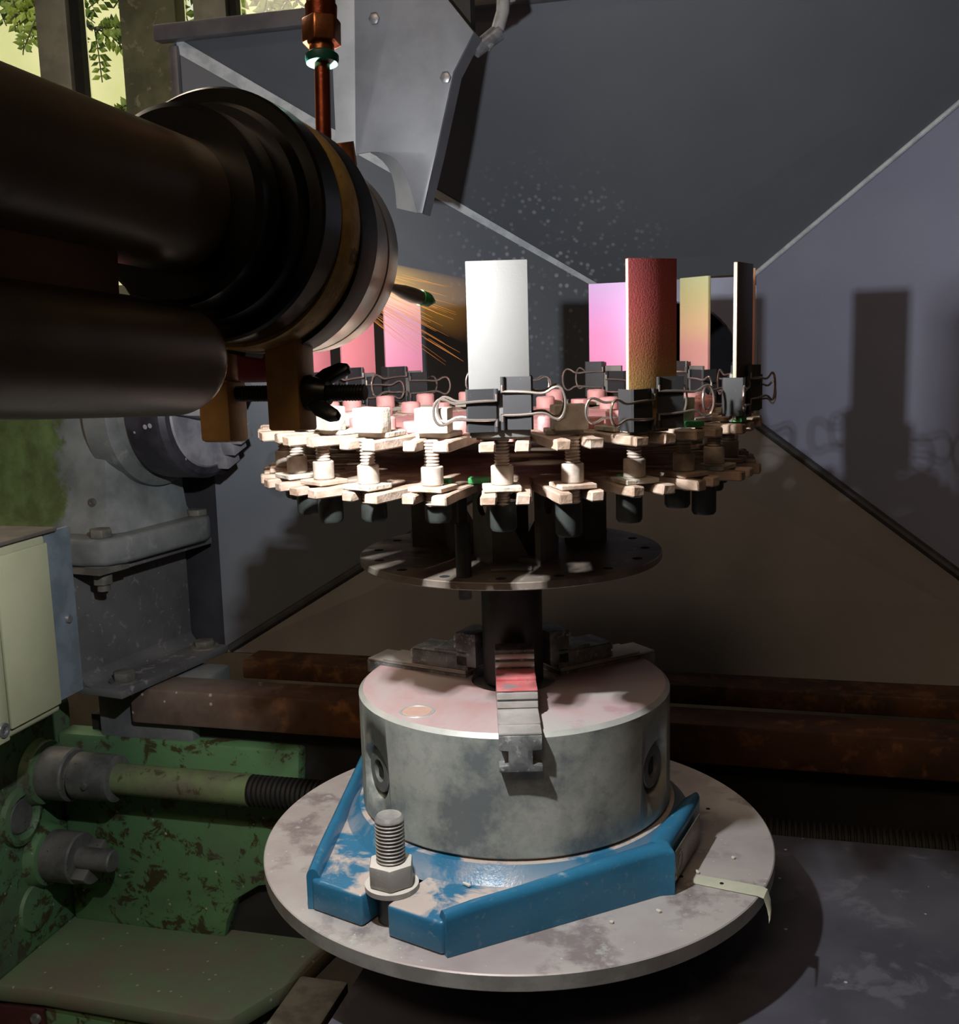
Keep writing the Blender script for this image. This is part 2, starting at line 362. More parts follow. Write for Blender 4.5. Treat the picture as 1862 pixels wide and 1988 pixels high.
def axis_T(p, d, up=(0, 0, 1)):
    d = Vector(d).normalized(); q = d.to_track_quat('Z', 'Y') if abs(d.z) < .999 else Vector((0, 0, 1 if d.z > 0 else -1)).to_track_quat('Z', 'Y')
    return Matrix.Translation(Vector(p)) @ q.to_matrix().to_4x4()
def frame_T(p, ex, ey, ez):
    T = Matrix.Identity(4)
    for i in range(3): T[i][0] = ex[i]; T[i][1] = ey[i]; T[i][2] = ez[i]; T[i][3] = p[i]
    return T
def tag(o, label=None, cat=None, group=None, kind=None):
    if label: o['label'] = label
    if cat: o['category'] = cat
    if group: o['group'] = group
    if kind: o['kind'] = kind
    return o
def thing(name, label, cat, loc, group=None):
    o = bpy.data.objects.new(name, None); COL.objects.link(o); o.location = loc; o.empty_display_size = .05
    return tag(o, label, cat, group)
def inst(name, me, parent, loc, rz=0.0):
    o = bpy.data.objects.new(name, me); COL.objects.link(o); o.parent = parent
    o.location = loc; o.rotation_euler = (0, 0, rz); return o
def hexprof(r, n=6, a0=0.0): return [(r*math.cos(a0+2*PI*k/n), r*math.sin(a0+2*PI*k/n)) for k in range(n)]
def L(x, y, z): return LM @ Vector((x, y, z))
def H(x, y, z): return HM @ Vector((x, y, z))

# ------------------------------------------------------------------ the room
FZ = -.95
def room():
    X0, X1, Y0, Y1, Z1 = -3.2, 2.2, -2.4, 2.4, 2.0
    tag(MB(LM).box(X0-.1, X1+.1, Y0-.1, Y1+.1, FZ-.1, FZ).build('floor', 'shopfloor'), 'dark concrete workshop floor', kind='structure')
    tag(MB(LM).box(X0-.1, X1+.1, Y0-.1, Y1+.2, Z1, Z1+.1).build('ceiling', 'wall'), 'grey workshop ceiling', kind='structure')
    tag(MB(LM).box(X0-.1, X0, Y0, Y1, FZ, Z1).build('wall_left', 'wall'), 'grey plaster workshop wall', kind='structure')
    tag(MB(LM).box(X1, X1+.1, Y0, Y1, FZ, Z1).build('wall_right', 'wall'), 'grey plaster workshop wall', kind='structure')
    tag(MB(LM).box(X0, X1, Y0-.1, Y0, FZ, Z1).build('wall_front', 'wall'), 'grey plaster workshop wall', kind='structure')
    wx0, wx1, wz0, wz1 = -2.75, -.9, .55, 1.75
    b = MB(LM).box(X0, X1, Y1, Y1+.15, FZ, wz0).box(X0, X1, Y1, Y1+.15, wz1, Z1).box(X0, wx0, Y1, Y1+.15, wz0, wz1).box(wx1, X1, Y1, Y1+.15, wz0, wz1)
    tag(b.build('wall_back', 'wall'), 'grey plaster wall around the window', kind='structure')
    w = bpy.data.objects.new('window_1', None); COL.objects.link(w); w.location = L(wx0, Y1, wz0); tag(w, 'tall window in metal frames with a concrete pillar', kind='structure')
    # frame members: post with gasket, pillar, post with gasket
    MB(LM).box(-2.10, -1.985, Y1-.01, Y1+.045, wz0, wz1).build('mullion', 'frame', w, bevel=.006)
    MB(LM).box(-1.985, -1.950, Y1+.01, Y1+.040, wz0, wz1).build('gasket', 'gasket', w)
    MB(LM).box(-1.79, -1.592, Y1-.02, Y1+.048, wz0, wz1).build('pillar', 'pillar', w, bevel=.008)
    MB(LM).box(-1.538, -1.425, Y1-.01, Y1+.045, wz0, wz1).build('mullion', 'frame', w, bevel=.006)
    MB(LM).box(-1.425, -1.400, Y1+.01, Y1+.040, wz0, wz1).build('gasket', 'gasket', w)
    MB(LM).box(-.93, -.9, Y1-.02, Y1+.08, wz0, wz1).build('mullion', 'frame', w)
    MB(LM).box(wx0, wx1, Y1-.05, Y1+.12, wz0, wz0+.05).build('sill', 'frame', w)
    MB(LM).box(wx0, wx1, Y1-.03, Y1+.09, wz1-.05, wz1).build('head_rail', 'frame', w)
    for a, c in ((wx0, -2.10), (-1.950, -1.79), (-1.592, -1.538), (-1.400, -.93)):
        MB(LM).box(a, c, Y1+.040, Y1+.046, wz0+.05, wz1-.05).build('pane', 'glass', w)
    # stay bar across the lower corner of one casement
    MB(LM).cyl((-1.945, Y1+.02, 1.10), (-1.82, Y1+.02, .93), .010).build('stay', 'gasket', w)
    # outdoors
    f = thing('building_facade', 'sunlit pale yellow house wall seen through the window', 'building', L(-4, 8.2, FZ))
    MB(LM).box(-14, 5, 8.0, 8.4, FZ-1, 7).build('wall', 'facade', f)
    for x in (-5.05, -4.35):
        wq = MB(LM).box(x, x+.55, 7.93, 8.0, 2.3, 5).build('window', 'facade2', f)
        MB(LM).box(x+.08, x+.47, 7.90, 7.93, 2.45, 4.9).build('pane', 'facade', wq)
    tag(MB(LM).box(-14, 5, 2.7, 8.0, FZ-1.1, FZ-1).build('ground', 'concrete'), 'bare ground outside the window', kind='structure')
room()
def branch(start, end, leaves, t, rnd):
    s, e = Vector(start), Vector(end); pts = []
    for k in range(9):
        q = k/8; pts.append(s.lerp(e, q) + Vector((rnd.uniform(-.03, .03), rnd.uniform(-.03, .03), .10*math.sin(q*PI))))
    tw = MB().tube(pts, [.020*(1-.8*k/8)+.003 for k in range(9)], 6); lf = MB()
    for _ in range(leaves):
        k = rnd.random(); i = min(int(k*8), 7); p = pts[i].lerp(pts[i+1], k*8-i)
        dr = Vector((rnd.uniform(-1, 1), rnd.uniform(-.5, .5), rnd.uniform(-1.2, .4))).normalized(); ln = rnd.uniform(.16, .34)
        tw.tube([p, p+dr*ln*.55+Vector((0, 0, .01)), p+dr*ln+Vector((0, 0, -.03))], .0035, 4)
        sd = dr.cross(Vector((0, 1, .2))).normalized(); nn = 6
        for j in range(nn):
            c = p+dr*ln*(.25+.75*j/nn)+Vector((0, 0, -.03*(j/nn)))
            for sg in (-1, 1):
                a = (sd*sg+dr*.5+Vector((rnd.uniform(-.2, .2), rnd.uniform(-.6, .6), rnd.uniform(-.2, .2)))).normalized()
                wv = a.cross(Vector((rnd.uniform(-.4, .4), 1, rnd.uniform(-.4, .4)))).normalized(); l_ = rnd.uniform(.05, .075); w_ = l_*.27
                nrm = a.cross(wv)*.004
                lf.add([c, c+a*l_*.45+wv*w_, c+a*l_, c+a*l_*.45-wv*w_, c+a*l_*.5+nrm], [(0, 1, 4), (1, 2, 4), (2, 3, 4), (3, 0, 4)])
    tw = tw.build('branch', 'bark', t); o = lf.build('leaves', 'leaf', tw, smooth=False); o['kind'] = 'stuff'
def trees():
    r = random.Random(3)
    tr = thing('street_tree', 'leafy green tree outside the window', 'tree', L(-5.2, 4.9, FZ-1))
    MB().tube([L(-5.2, 4.9, FZ-1), L(-5.15, 4.9, 1.0), L(-5.0, 4.8, 3.6)], [.14, .12, .08], 12).build('trunk', 'bark', tr)
    branch(L(-4.9, 4.8, 2.75), L(-3.25, 4.5, 2.05), 80, tr, r)
    branch(L(-4.4, 4.8, 2.9), L(-2.75, 4.4, 2.25), 70, tr, r)
    branch(L(-4.0, 4.9, 1.2), L(-2.72, 4.4, 1.72), 90, tr, r)
    branch(L(-3.0, 4.9, 2.7), L(-2.05, 4.5, 2.05), 34, tr, r)
trees()

# ------------------------------------------------------------------ extraction hood
def hood():
    FY, BY = .46, .68
    f = {'tl': (-.525, FY, .780), 'bl': (-.510, FY, -.008), 'tr': (.560, FY, .775), 'br': (.575, FY, -.002)}
    b = {'tl': (-.031, BY, .470), 'bl': (-.033, BY, .2855), 'tr': (.179, BY, .477), 'br': (.1864, BY, .275)}
    t = thing('extraction_hood', 'large grey sheet steel funnel hood behind the carousel', 'hood', L(0, .57, -.02))
    def panel(name, q, mat, th=.002):
        P_ = [LM @ Vector(p) for p in q]; n = (P_[1]-P_[0]).cross(P_[3]-P_[0]).normalized()*th
        c = sum(P_, Vector())/4; axis = L(.06, .58, .38)
        if (axis-c).dot(n) > 0: n = -n
        m = MB().add(P_ + [p+n for p in P_], [(0, 1, 2, 3), (7, 6, 5, 4)] + [(i, 4+i, 4+(i+1) % 4, (i+1) % 4) for i in range(4)])
        return m.build(name, mat, t)
    panel('top_panel', [f['tl'], f['tr'], b['tr'], b['tl']], 'hood2')
    panel('side_panel', [f['tl'], f['bl'], b['bl'], b['tl']], 'hood2')
    panel('side_panel', [f['tr'], f['br'], b['br'], b['tr']], 'hood')
    panel('floor_panel', [f['bl'], f['br'], b['br'], b['bl']], 'hoodfloor')
    # end panel with a round opening
    cx, cz, R = .0745, .360, .082; n = 48
    T = LM @ Matrix.Translation((0, BY, 0)) @ Matrix.Rotation(PI/2, 4, 'X')
    ring = []; outer = []
    for k in range(n):
        a = 2*PI*k/n; c, s_ = math.cos(a), math.sin(a); ring.append((cx+R*c, cz+R*s_))
        sc = min((.107/abs(c)) if abs(c) > 1e-6 else 9, (.098/abs(s_)) if abs(s_) > 1e-6 else 9); outer.append((cx+c*sc, cz+.015+s_*sc))
    m = MB(); vs = [(x, z, 0) for x, z in ring]+[(x, z, 0) for x, z in outer]+[(x, z, -.002) for x, z in ring]+[(x, z, -.002) for x, z in outer]
    fs = []
    for k in range(n):
        j = (k+1) % n; fs += [(k, j, n+j, n+k), (2*n+k, 3*n+k, 3*n+j, 2*n+j), (n+k, n+j, 3*n+j, 3*n+k), (k, 2*n+k, 2*n+j, j)]
    m.add(vs, fs, T).build('end_panel', 'hood', t)
    d = MB().lathe([(0, R-.001), (0, R+.002), (-.9, R+.002), (-.9, 0), (-.898, 0), (-.898, R-.001)], 48, T @ Matrix.Translation((cx, cz, 0)), closed=True)
    d.build('duct', 'duct', t)
    # seams
    def seam(a, c, mat, r, name='seam'):
        return MB().tube([LM @ Vector(a), LM @ Vector(c)], r, 10).build(name, mat, t)
    def inw(p, k=.012):
        v = Vector((.06, p[1], .37))-Vector(p); return tuple(Vector(p)+v.normalized()*k)
    seam(inw(f['bl'], .008), inw(b['bl'], .004), 'joint', .006); seam(inw(f['br'], .008), inw(b['br'], .004), 'joint', .006)
    seam(inw(f['tr'], .004), inw(b['tr'], .003), 'strip', .0032); 
    # bright angle strip along the upper left seam
    a, c = Vector(f['tl']), Vector(b['tl']); u = Vector((.011, 0, -.003)); w = Vector((.003, 0, -.014))
    m = MB(LM); m.add([a+Vector((.004, .0, -.004)), a+u*1.2, c+u*.45, c+Vector((.002, 0, -.002)), a+w*1.2, c+w*.45],
                      [(0, 1, 2, 3), (0, 3, 5, 4), (1, 4, 5, 2), (0, 4, 1), (3, 2, 5)]); m.build('angle_strip', 'strip', t)
    # rim round the mouth
    m = MB(LM).box(-.545, .60, FY-.014, FY+.004, .776, .796); m.build('rim', 'rim', t, bevel=.003)
    m = MB(LM).box(-.530, -.518, FY-.006, FY+.004, .36, .772); m.build('rim', 'rim', t, bevel=.003)
    MB(LM).box(-.64, -.510, FY, FY+.003, -.01, .40).build('dark_gap_sheet', 'duct', t)  # added dark sheet standing for shade in the gap beside the beam
    m = MB(LM).box(.578, .60, FY-.018, FY+.004, -.01, .772); m.build('rim', 'rim', t, bevel=.003)
    for (x, y, z) in ((-.47, .60, .668), (-.478, .55, .70), (-.33, .62, .672)):
        pass
    for p in ((-.482, .485, .70), (-.44, .50, .66)):
        MB(LM).lathe([(0, 0), (0, .006), (.003, .0045), (.0035, 0)], 12, Matrix.Translation(p) @ Matrix.Rotation(PI/2, 4, 'Y')).build('rivet', 'screw', t)
hood()

# ------------------------------------------------------------------ hanging sheet cover and hose above the hood mouth
def cover():
    t = thing('sheet_cover', 'grey folded steel cover with a half-round cutout hanging above the torch', 'cover', L(-.16, .26, .53))
    arc_o = [(-.2113, .5901), (-.2057, .5907), (-.1952, .5915), (-.1860, .5905), (-.1767, .5873), (-.1690, .5825), (-.1630, .5754), (-.1585, .5670), (-.1555, .5580), (-.1515, .5430), (-.1484, .5295)]
    out = [(-.2005, .86)]+arc_o+[(-.1425, .5285), (-.1262, .586), (-.1058, .6605), (-.0839, .6956), (-.1225, .745), (-.1225, .86)]
    T = LM @ Matrix.Translation((0, .250, 0)) @ Matrix.Rotation(PI/2, 4, 'X')
    MB(T).prism(out, -.0025, 0).build('face', 'cover', t, bevel=.0008)
    # rolled lip round the cutout, running back and to the left
    lip_i = [(-.2061, .5957), (-.2000, .5925), (-.1935, .5872), (-.1880, .5805), (-.1840, .5732), (-.1815, .5635), (-.1803, .5534), (-.1798, .5388)]
    lip_o = arc_o[2:9]+[arc_o[10]]; nl = len(lip_i)
    vs = [(x, z, -.0012) for x, z in lip_o]+[(x, z, -.030) for x, z in lip_i]+[(x+.0022, z+.0008, -.003) for x, z in lip_o]+[(x+.0022, z+.0008, -.031) for x, z in lip_i]
    fs = []
    for k in range(nl-1): fs += [(k, k+1, nl+k+1, nl+k), (2*nl+k, 3*nl+k, 3*nl+k+1, 2*nl+k+1), (k, 2*nl+k, 2*nl+k+1, k+1), (nl+k, nl+k+1, 3*nl+k+1, 3*nl+k)]
    fs += [(0, nl, 3*nl, 2*nl), (nl-1, 3*nl-1, 4*nl-1, 2*nl-1)]
    MB(T).add(vs, fs).build('lip', 'coverlit', t)
    MB(T).prism([(-.1435, .5285), (-.1262, .586), (-.1058, .6605), (-.0839, .6956), (-.1225, .745), (-.1225, .86), (-.1245, .86), (-.1245, .744), (-.0865, .6950), (-.1078, .6605), (-.1282, .586), (-.1450, .5290)], -.030, -.0026).build('side', 'cover', t)
    q = [(-.2335, .86), (-.2345, .600), (-.2120, .590), (-.2005, .86)]
    MB(T).prism(q, -.012, -.006).build('flange', 'coverlit', t, bevel=.001)
    for x, z in ((-.1845, .7165), (-.1133, .6554)):
        MB(T).lathe([(0, 0), (0, .0055), (.004, .0055), (.0046, .0040), (.0046, 0)], 6, Matrix.Translation((x, z, 0))).build('bolt', 'screw', t)
    # cross bar at the back
    MB(T).box(-.13, -.09, .70, .86, -.030, -.012).build('strut', 'black', t)
    h = thing('grey_hose', 'pale grey hose with a clear end fitting beside the sheet cover', 'hose', L(-.09, .30, .68))
    MB().tube([L(-.062, .30, .86), L(-.064, .30, .76), L(-.066, .298, .725), L(-.072, .295, .705), L(-.083, .29, .692)], .0068, 14).build('tube', 'hose', h)
    MB().cyl(L(-.070, .297, .706), L(-.093, .285, .687), .0085, .0075, 14).build('fitting', 'screw', h)
cover()

# ------------------------------------------------------------------ lathe: bed, rails, base
def lathe():
    t = thing('lathe_bed', 'old chipped green lathe bed with rails and leadscrew', 'lathe', L(-.4, .32, FZ))
    m = MB(LM).box(-.545, 1.2, .282, .335, -.047, -.002); m.build('bed_rail', 'dustrail', t, bevel=.004)
    m = MB(LM).box(-.45, 1.2, .390, .44, -.020, .004); m.build('bed_rail', 'rust', t, bevel=.003)
    MB(LM).box(-.62, 1.2, .31, .44, -.34, -.05).build('bed_body', 'black', t)
    MB(LM).box(-.60, -.47, .295, .40, -.075, -.004).build('bed_block', 'casting', t, bevel=.006)
    # end casting (faces along the rails) and front panel
    m = MB(LM).box(-.76, -.6605, -.02, .33, -.33, -.03); m.build('end_casting', 'green', t, bevel=.012, seg=3)
    out = [(-.66, -.07), (-.66, -.325), (-.445, -.325), (-.440, -.300), (-.425, -.270), (-.395, -.250), (-.36, -.243), (-.34, -.20), (-.33, -.07)]
    T = LM @ Matrix.Translation((0, .325, 0)) @ Matrix.Rotation(PI/2, 4, 'X')
    MB(T).prism(out, 0, .033).build('front_panel', 'green', t, bevel=.006)
    T = LM
    MB(T).prism([(-.80, .34), (-.80, .134), (-.60, .146), (-.376, .140), (-.360, .146), (-.316, .24), (-.300, .34)], -.344, -.322).build('ledge', 'ledge', t, bevel=.006)
    MB(T).prism([(-.80, .30), (-.80, .142), (-.60, .154), (-.380, .150), (-.368, .156), (-.326, .26), (-.33, .30)], FZ, -.344).build('base', 'green', t, bevel=.012, seg=3)
    # red-brown panel with screw on the base front
    d = (Vector((-.60, .154, 0))-Vector((-.80, .142, 0))).normalized(); nrm = Vector((d.y, -d.x, 0))
    FT = LM @ frame_T(Vector((-.6, .154, -.348))+nrm*.001, d, Vector((0, 0, 1)), nrm)
    p = MB(FT).box(-.19, -.002, -.30, 0, 0, .006).build('access_panel', 'darkred', t, bevel=.002)
    MB(FT).lathe([(.006, 0), (.006, .007), (.009, .006), (.010, 0)], 14, Matrix.Translation((-.012, -.012, 0))).build('screw', 'screw', p)
    # bosses on the end casting
    AX = LM @ Matrix.Translation((-.6605, 0, 0)) @ Matrix.Rotation(PI/2, 4, 'Y')   # local z -> +x'; local x -> -z, y -> y
    def at(y, z): return AX @ Matrix.Translation((-z, y, 0))
    MB().lathe([(0, .036), (.006, .034), (.008, .027), (.004, .023), (-.001, .022), (-.001, 0)], 32, at(.2123, -.146)).build('boss', 'green', t)
    MB().lathe([(0, 0), (.001, .021), (.003, .019), (.0035, 0)], 28, at(.2123, -.146)).build('plug', 'collar', t)
    MB().lathe([(0, .030), (.004, .028), (.005, 0)], 30, at(.2233, -.268)).build('boss', 'green', t)
    MB().lathe([(0, .042), (.012, .038), (.014, .033), (.014, 0)], 32, at(.255, -.107)).build('boss', 'green', t)
    MB().lathe([(0, .040), (.013, .036), (.015, .032), (.015, 0)], 32, at(.247, -.211)).build('boss', 'green', t)
    r = MB().lathe([(.010, 0), (.010, .032), (.048, .032), (.050, .030), (.050, .024), (.056, .024), (.056, .028), (.108, .028), (.109, .026), (.109, 0)], 36, at(.255, -.107)).build('coupling', 'collar', t)
    for ax in ((.073, -.6), (.082, 1.9), (.080, 3.6)):
        Tm = at(.255, -.107) @ Matrix.Rotation(ax[1]+PI*.9, 4, 'Z') @ Matrix.Translation((.0275, 0, ax[0])) @ Matrix.Rotation(PI/2, 4, 'Y')
        MB().lathe([(-.002, .0042), (.0025, .004), (.0032, 0)], 10, Tm).build('pin', 'bolt_grey', r)
    MB().lathe([(.10, 0), (.10, .0185), (.285, .0185), (.285, 0)], 32, at(.255, -.107)).build('feed_rod', 'rod', t)
    pr = [(.283, 0)]
    z = .283
    while z < 1.55: pr += [(z, .0182), (z+.0026, .0182), (z+.0034, .0148), (z+.0052, .0148)]; z += .006
    pr.append((z, 0)); MB().lathe(pr, 24, at(.255, -.107)).build('leadscrew', 'black', t)
    s = MB().lathe([(.010, 0), (.010, .031), (.052, .031), (.054, .029), (.054, 0)], 34, at(.247, -.211)).build('stub', 'collar', t)
    # half-cut sleeve end with a pin standing out of it
    half = [(.029*math.cos(a), .029*math.sin(a)) for a in [math.radians(v) for v in range(-60, 121, 12)]]
    MB(at(.247, -.211)).prism([(x, y) for x, y in half], .050, .072).build('sleeve_lip', 'collar', s, bevel=.001)
    MB().lathe([(.05, 0), (.05, .0135), (.098, .0135), (.100, .012), (.100, 0)], 26, at(.245, -.2095)).build('pin', 'collar', s)
    MB().lathe([(0, .010), (.0015, .009), (.0015, .006), (.0, .005), (0, 0)], 16, LM @ Matrix.Translation((-.565, .2915, -.127)) @ Matrix.Rotation(PI/2, 4, 'X')).build('oil_hole', 'hole', t)
    # cross-slide and its table
    s = thing('cross_slide', 'dark slate-grey speckled steel slide table under the turntable', 'table', L(.3, -.2, FZ))
    MB(LM).box(-.10, .80, -.62, .188, -.124, -.073).build('table_top', 'table', s, bevel=.002)
    MB(LM).box(-.05, .70, -.5, .19, FZ, -.124).build('pedestal', 'black', s)
    g = MB(LM).box(-.198, -.152, -.16, -.012, -.21, -.15)
    tag(g.build('steel_block', 'bolt_grey', bevel=.003), 'grey steel block poking out beneath the turntable rim', 'block')
    tag(MB(LM).prism([(-.30, -.60), (-.12, -.60), (-.12, .27), (-.30, .27)], -.42, -.40).build('chip_pan', 'rustpan'), 'rust brown chip pan between lathe base and slide', 'pan')
    MB
lathe()

# ------------------------------------------------------------------ headstock on its steel beam, lathe chuck, control box
def headstock():
    t = thing('support_beam', 'grey steel channel beam carrying the lathe headstock', 'beam', H(0, .12, 0))
    MB(HM).box(-.012, 0, 0, .203, .010, .146).build('web', 'beam', t)
    MB(HM).box(-.07, .060, 0, .203, 0, .010).build('flange', 'beam', t, bevel=.002)
    MB(HM).box(-.07, .045, 0, .203, .146, .155).build('flange', 'beam', t, bevel=.002)
    fil = [(0, .010)] + [(.014-.014*math.sin(a), .024-.014*math.cos(a)) for a in [math.radians(v) for v in range(0, 91, 15)]]
    MB(HM @ Matrix(((1, 0, 0, 0), (0, 0, -1, .203), (0, 1, 0, 0), (0, 0, 0, 1)))).prism([(0, .010), (.014, .010), (.0104, .0109), (.0070, .0126), (.0030, .0170), (.0007, .0210), (0, .024)], 0, .203).build('fillet', 'beam', t)
    def hexbolt(p, r, h, par, washer=True, T=HM):
        b = MB(T).prism(hexprof(r, 6, .3), 0, h, Matrix.Translation(p)).build('hex_bolt', 'bolt_grey', par, bevel=.0012)
        if washer: MB(T).lathe([(0, 0), (0, r*1.35), (.002, r*1.35), (.002, 0)], 20, Matrix.Translation((p[0], p[1], p[2]-.0015))).build('washer', 'bolt_grey', b)
    hexbolt((.034, .035, .0115), .014, .010, t); hexbolt((.036, .183, .0115), .014, .008, t)
    h = thing('headstock', 'cast lathe headstock with worn green and grey paint', 'headstock', H(0, .13, .155))
    foot = [(-.12, -.004), (.020, -.004), (.046, .006), (.058, .03), (.060, .175), (.052, .194), (.03, .200), (-.10, .200)]
    MB(HM).prism(foot, .155, .187).build('foot', 'casting', h, bevel=.006, seg=3)
    MB(HM).prism([(-.10, -.006), (.048, -.006), (.050, .04), (-.10, .04)], .1475, .1545).build('shim', 'bolt_grey', h)
    # barrel-shaped bearing housing rising from the foot
    body = MB(HM); secs = []
    for z, x1, y0 in ((.187, .034, .030), (.200, .026, .040), (.225, .022, .047), (.27, .022, .050), (.36, .022, .052), (.46, .018, .055)):
        secs.append([(-.16, y0), (x1-.030, y0), (x1-.010, y0+.006), (x1, y0+.024), (x1, .18), (-.16, .18)])
    zs = [.187, .200, .225, .27, .36, .46]; n = 6; vs = []; fs = []
    for z, sc in zip(zs, secs): vs += [(x, y, z) for x, y in sc]
    for i in range(5):
        for k in range(n): fs.append((i*n+k, i*n+(k+1) % n, (i+1)*n+(k+1) % n, (i+1)*n+k))
    fs += [tuple(range(n-1, -1, -1)), tuple(range(5*n, 6*n))]
    body.add(vs, fs).build('housing', 'headstock', h)
    AX = HM @ Matrix.Translation((0, .1356, .3267)) @ Matrix.Rotation(PI/2, 4, 'Y')
    MB().lathe([(.0, 0), (.0, .098), (.030, .094), (.034, .088), (.036, .080), (.045, .076), (.045, 0)], 56, AX).build('bearing_ring', 'casting', h)
    hexbolt((.030, .020, .187), .0135, .010, h, False); hexbolt((.040, .182, .187), .0135, .008, h, False)
    q = MB(HM).prism(hexprof(.012, 6, .2), .132, .1475, Matrix.Translation((.030, .018, 0))).build('hex_nut', 'bolt_grey', h, bevel=.001)
    MB(HM).lathe([(.124, 0), (.124, .0075), (.133, .0075), (.133, 0)], 16, Matrix.Translation((.030, .018, 0))).build('bolt_end', 'bolt_grey', q)
    MB(HM).lathe([(0, 0), (0, .0055), (.004, .005), (.004, .002), (.002, 0)], 14, Matrix.Translation((-.005, .049, .222)) @ Matrix.Rotation(PI/2, 4, 'X')).build('grease_plug', 'bolt_grey', h)
    # three-jaw chuck on the spindle
    c = thing('lathe_chuck', 'dark speckled lathe chuck with pale jaws behind the torch clamp', 'chuck', H(.09, .1356, .24))
    MB().lathe([(.046, 0), (.046, .076), (.050, .083), (.098, .083), (.104, .078), (.104, 0)], 64, AX).build('body', 'dark_chuck', c)
    MB().lathe([(.104, .0), (.104, .070), (.106, .068), (.106, .0)], 48, AX).build('face', 'chuck_face', c)
    for k in range(3):
        Tm = AX @ Matrix.Rotation(math.radians(20+120*k), 4, 'Z')
        j = MB(Tm).box(.022, .074, -.013, .013, .104, .120).box(.022, .055, -.013, .013, .118, .136).box(.022, .040, -.013, .013, .134, .150)
        j.build('jaw', 'chuck_face', c, bevel=.0008)
        MB(Tm).box(.060, .0845, -.008, .008, .095, .1045).build('jaw_slot', 'hole', c)
    # control box
    b = thing('control_box', 'beige enamel electrical box on a blue-grey plate at the left edge', 'box', L(-.53, .08, .03))
    MB(LM).box(-.60, -.502, -.06, .098, .036, .222).build('body', 'beige', b, bevel=.005, seg=3)
    MB(LM).box(-.605, -.498, -.07, .112, .2225, .2265).build('lid', 'lid', b, bevel=.001)
    MB(LM).box(-.5015, -.4955, -.005, .012, .038, .217).build('ridge', 'beige', b, bevel=.002)
    MB(LM).box(-.5015, -.4975, .018, .094, .046, .214).build('door', 'beige', b, bevel=.0015)
    bp = MB(LM).box(-.5085, -.5045, .099, .140, .046, .222).build('back_plate', 'zincplate', b)
    MB(LM).lathe([(0, 0), (0, .005), (.003, .004), (.0035, 0)], 12, Matrix.Translation((-.5045, .125, .127)) @ Matrix.Rotation(PI/2, 4, 'Y')).build('screw', 'screw', bp)
    MB(LM).box(-.545, -.509, .128, .142, .06, .205).build('bracket', 'bolt_grey', b, bevel=.002)
    MB(LM).lathe([(0, .0075), (.002, .007), (.002, .004), (.0, .0035), (0, 0)], 16, Matrix.Translation((-.4955, .003, .051)) @ Matrix.Rotation(PI/2, 4, 'Y')).build('corner_screw', 'screw', b)
headstock()

# ------------------------------------------------------------------ turntable disc, blue base, stud, chuck
def turntable():
    t = thing('turntable_disc', 'wide round steel turntable plate dusted pale pink under the blue base', 'disc', (0, 0, -.0728))
    MB().lathe([(0, 0), (0, .2058), (-.0007, .2066), (-.0115, .2066), (-.0125, .2056), (-.0125, 0)], 160).build('plate', 'disc', t)
    MB().lathe([(-.0005+0, .2063), (-.0008, .20675), (-.0114, .20675), (-.0118, .2063)], 160).build('rim', 'discedge', t)
    MB().lathe([(-.0125, 0), (-.0125, .09), (-.0728, .10), (-.0728, 0)], 64).build('spindle_housing', 'black', t)
    for (x, y) in ((.150, .02), (.155, .05), (.165, .03), (.148, .045), (.120, -.085)):
        MB().lathe([(.0002, 0), (.0003, .0016), (0, .002)], 10, Matrix.Translation((x, y, 0))).build('drill_hole', 'hole', t)
turntable()
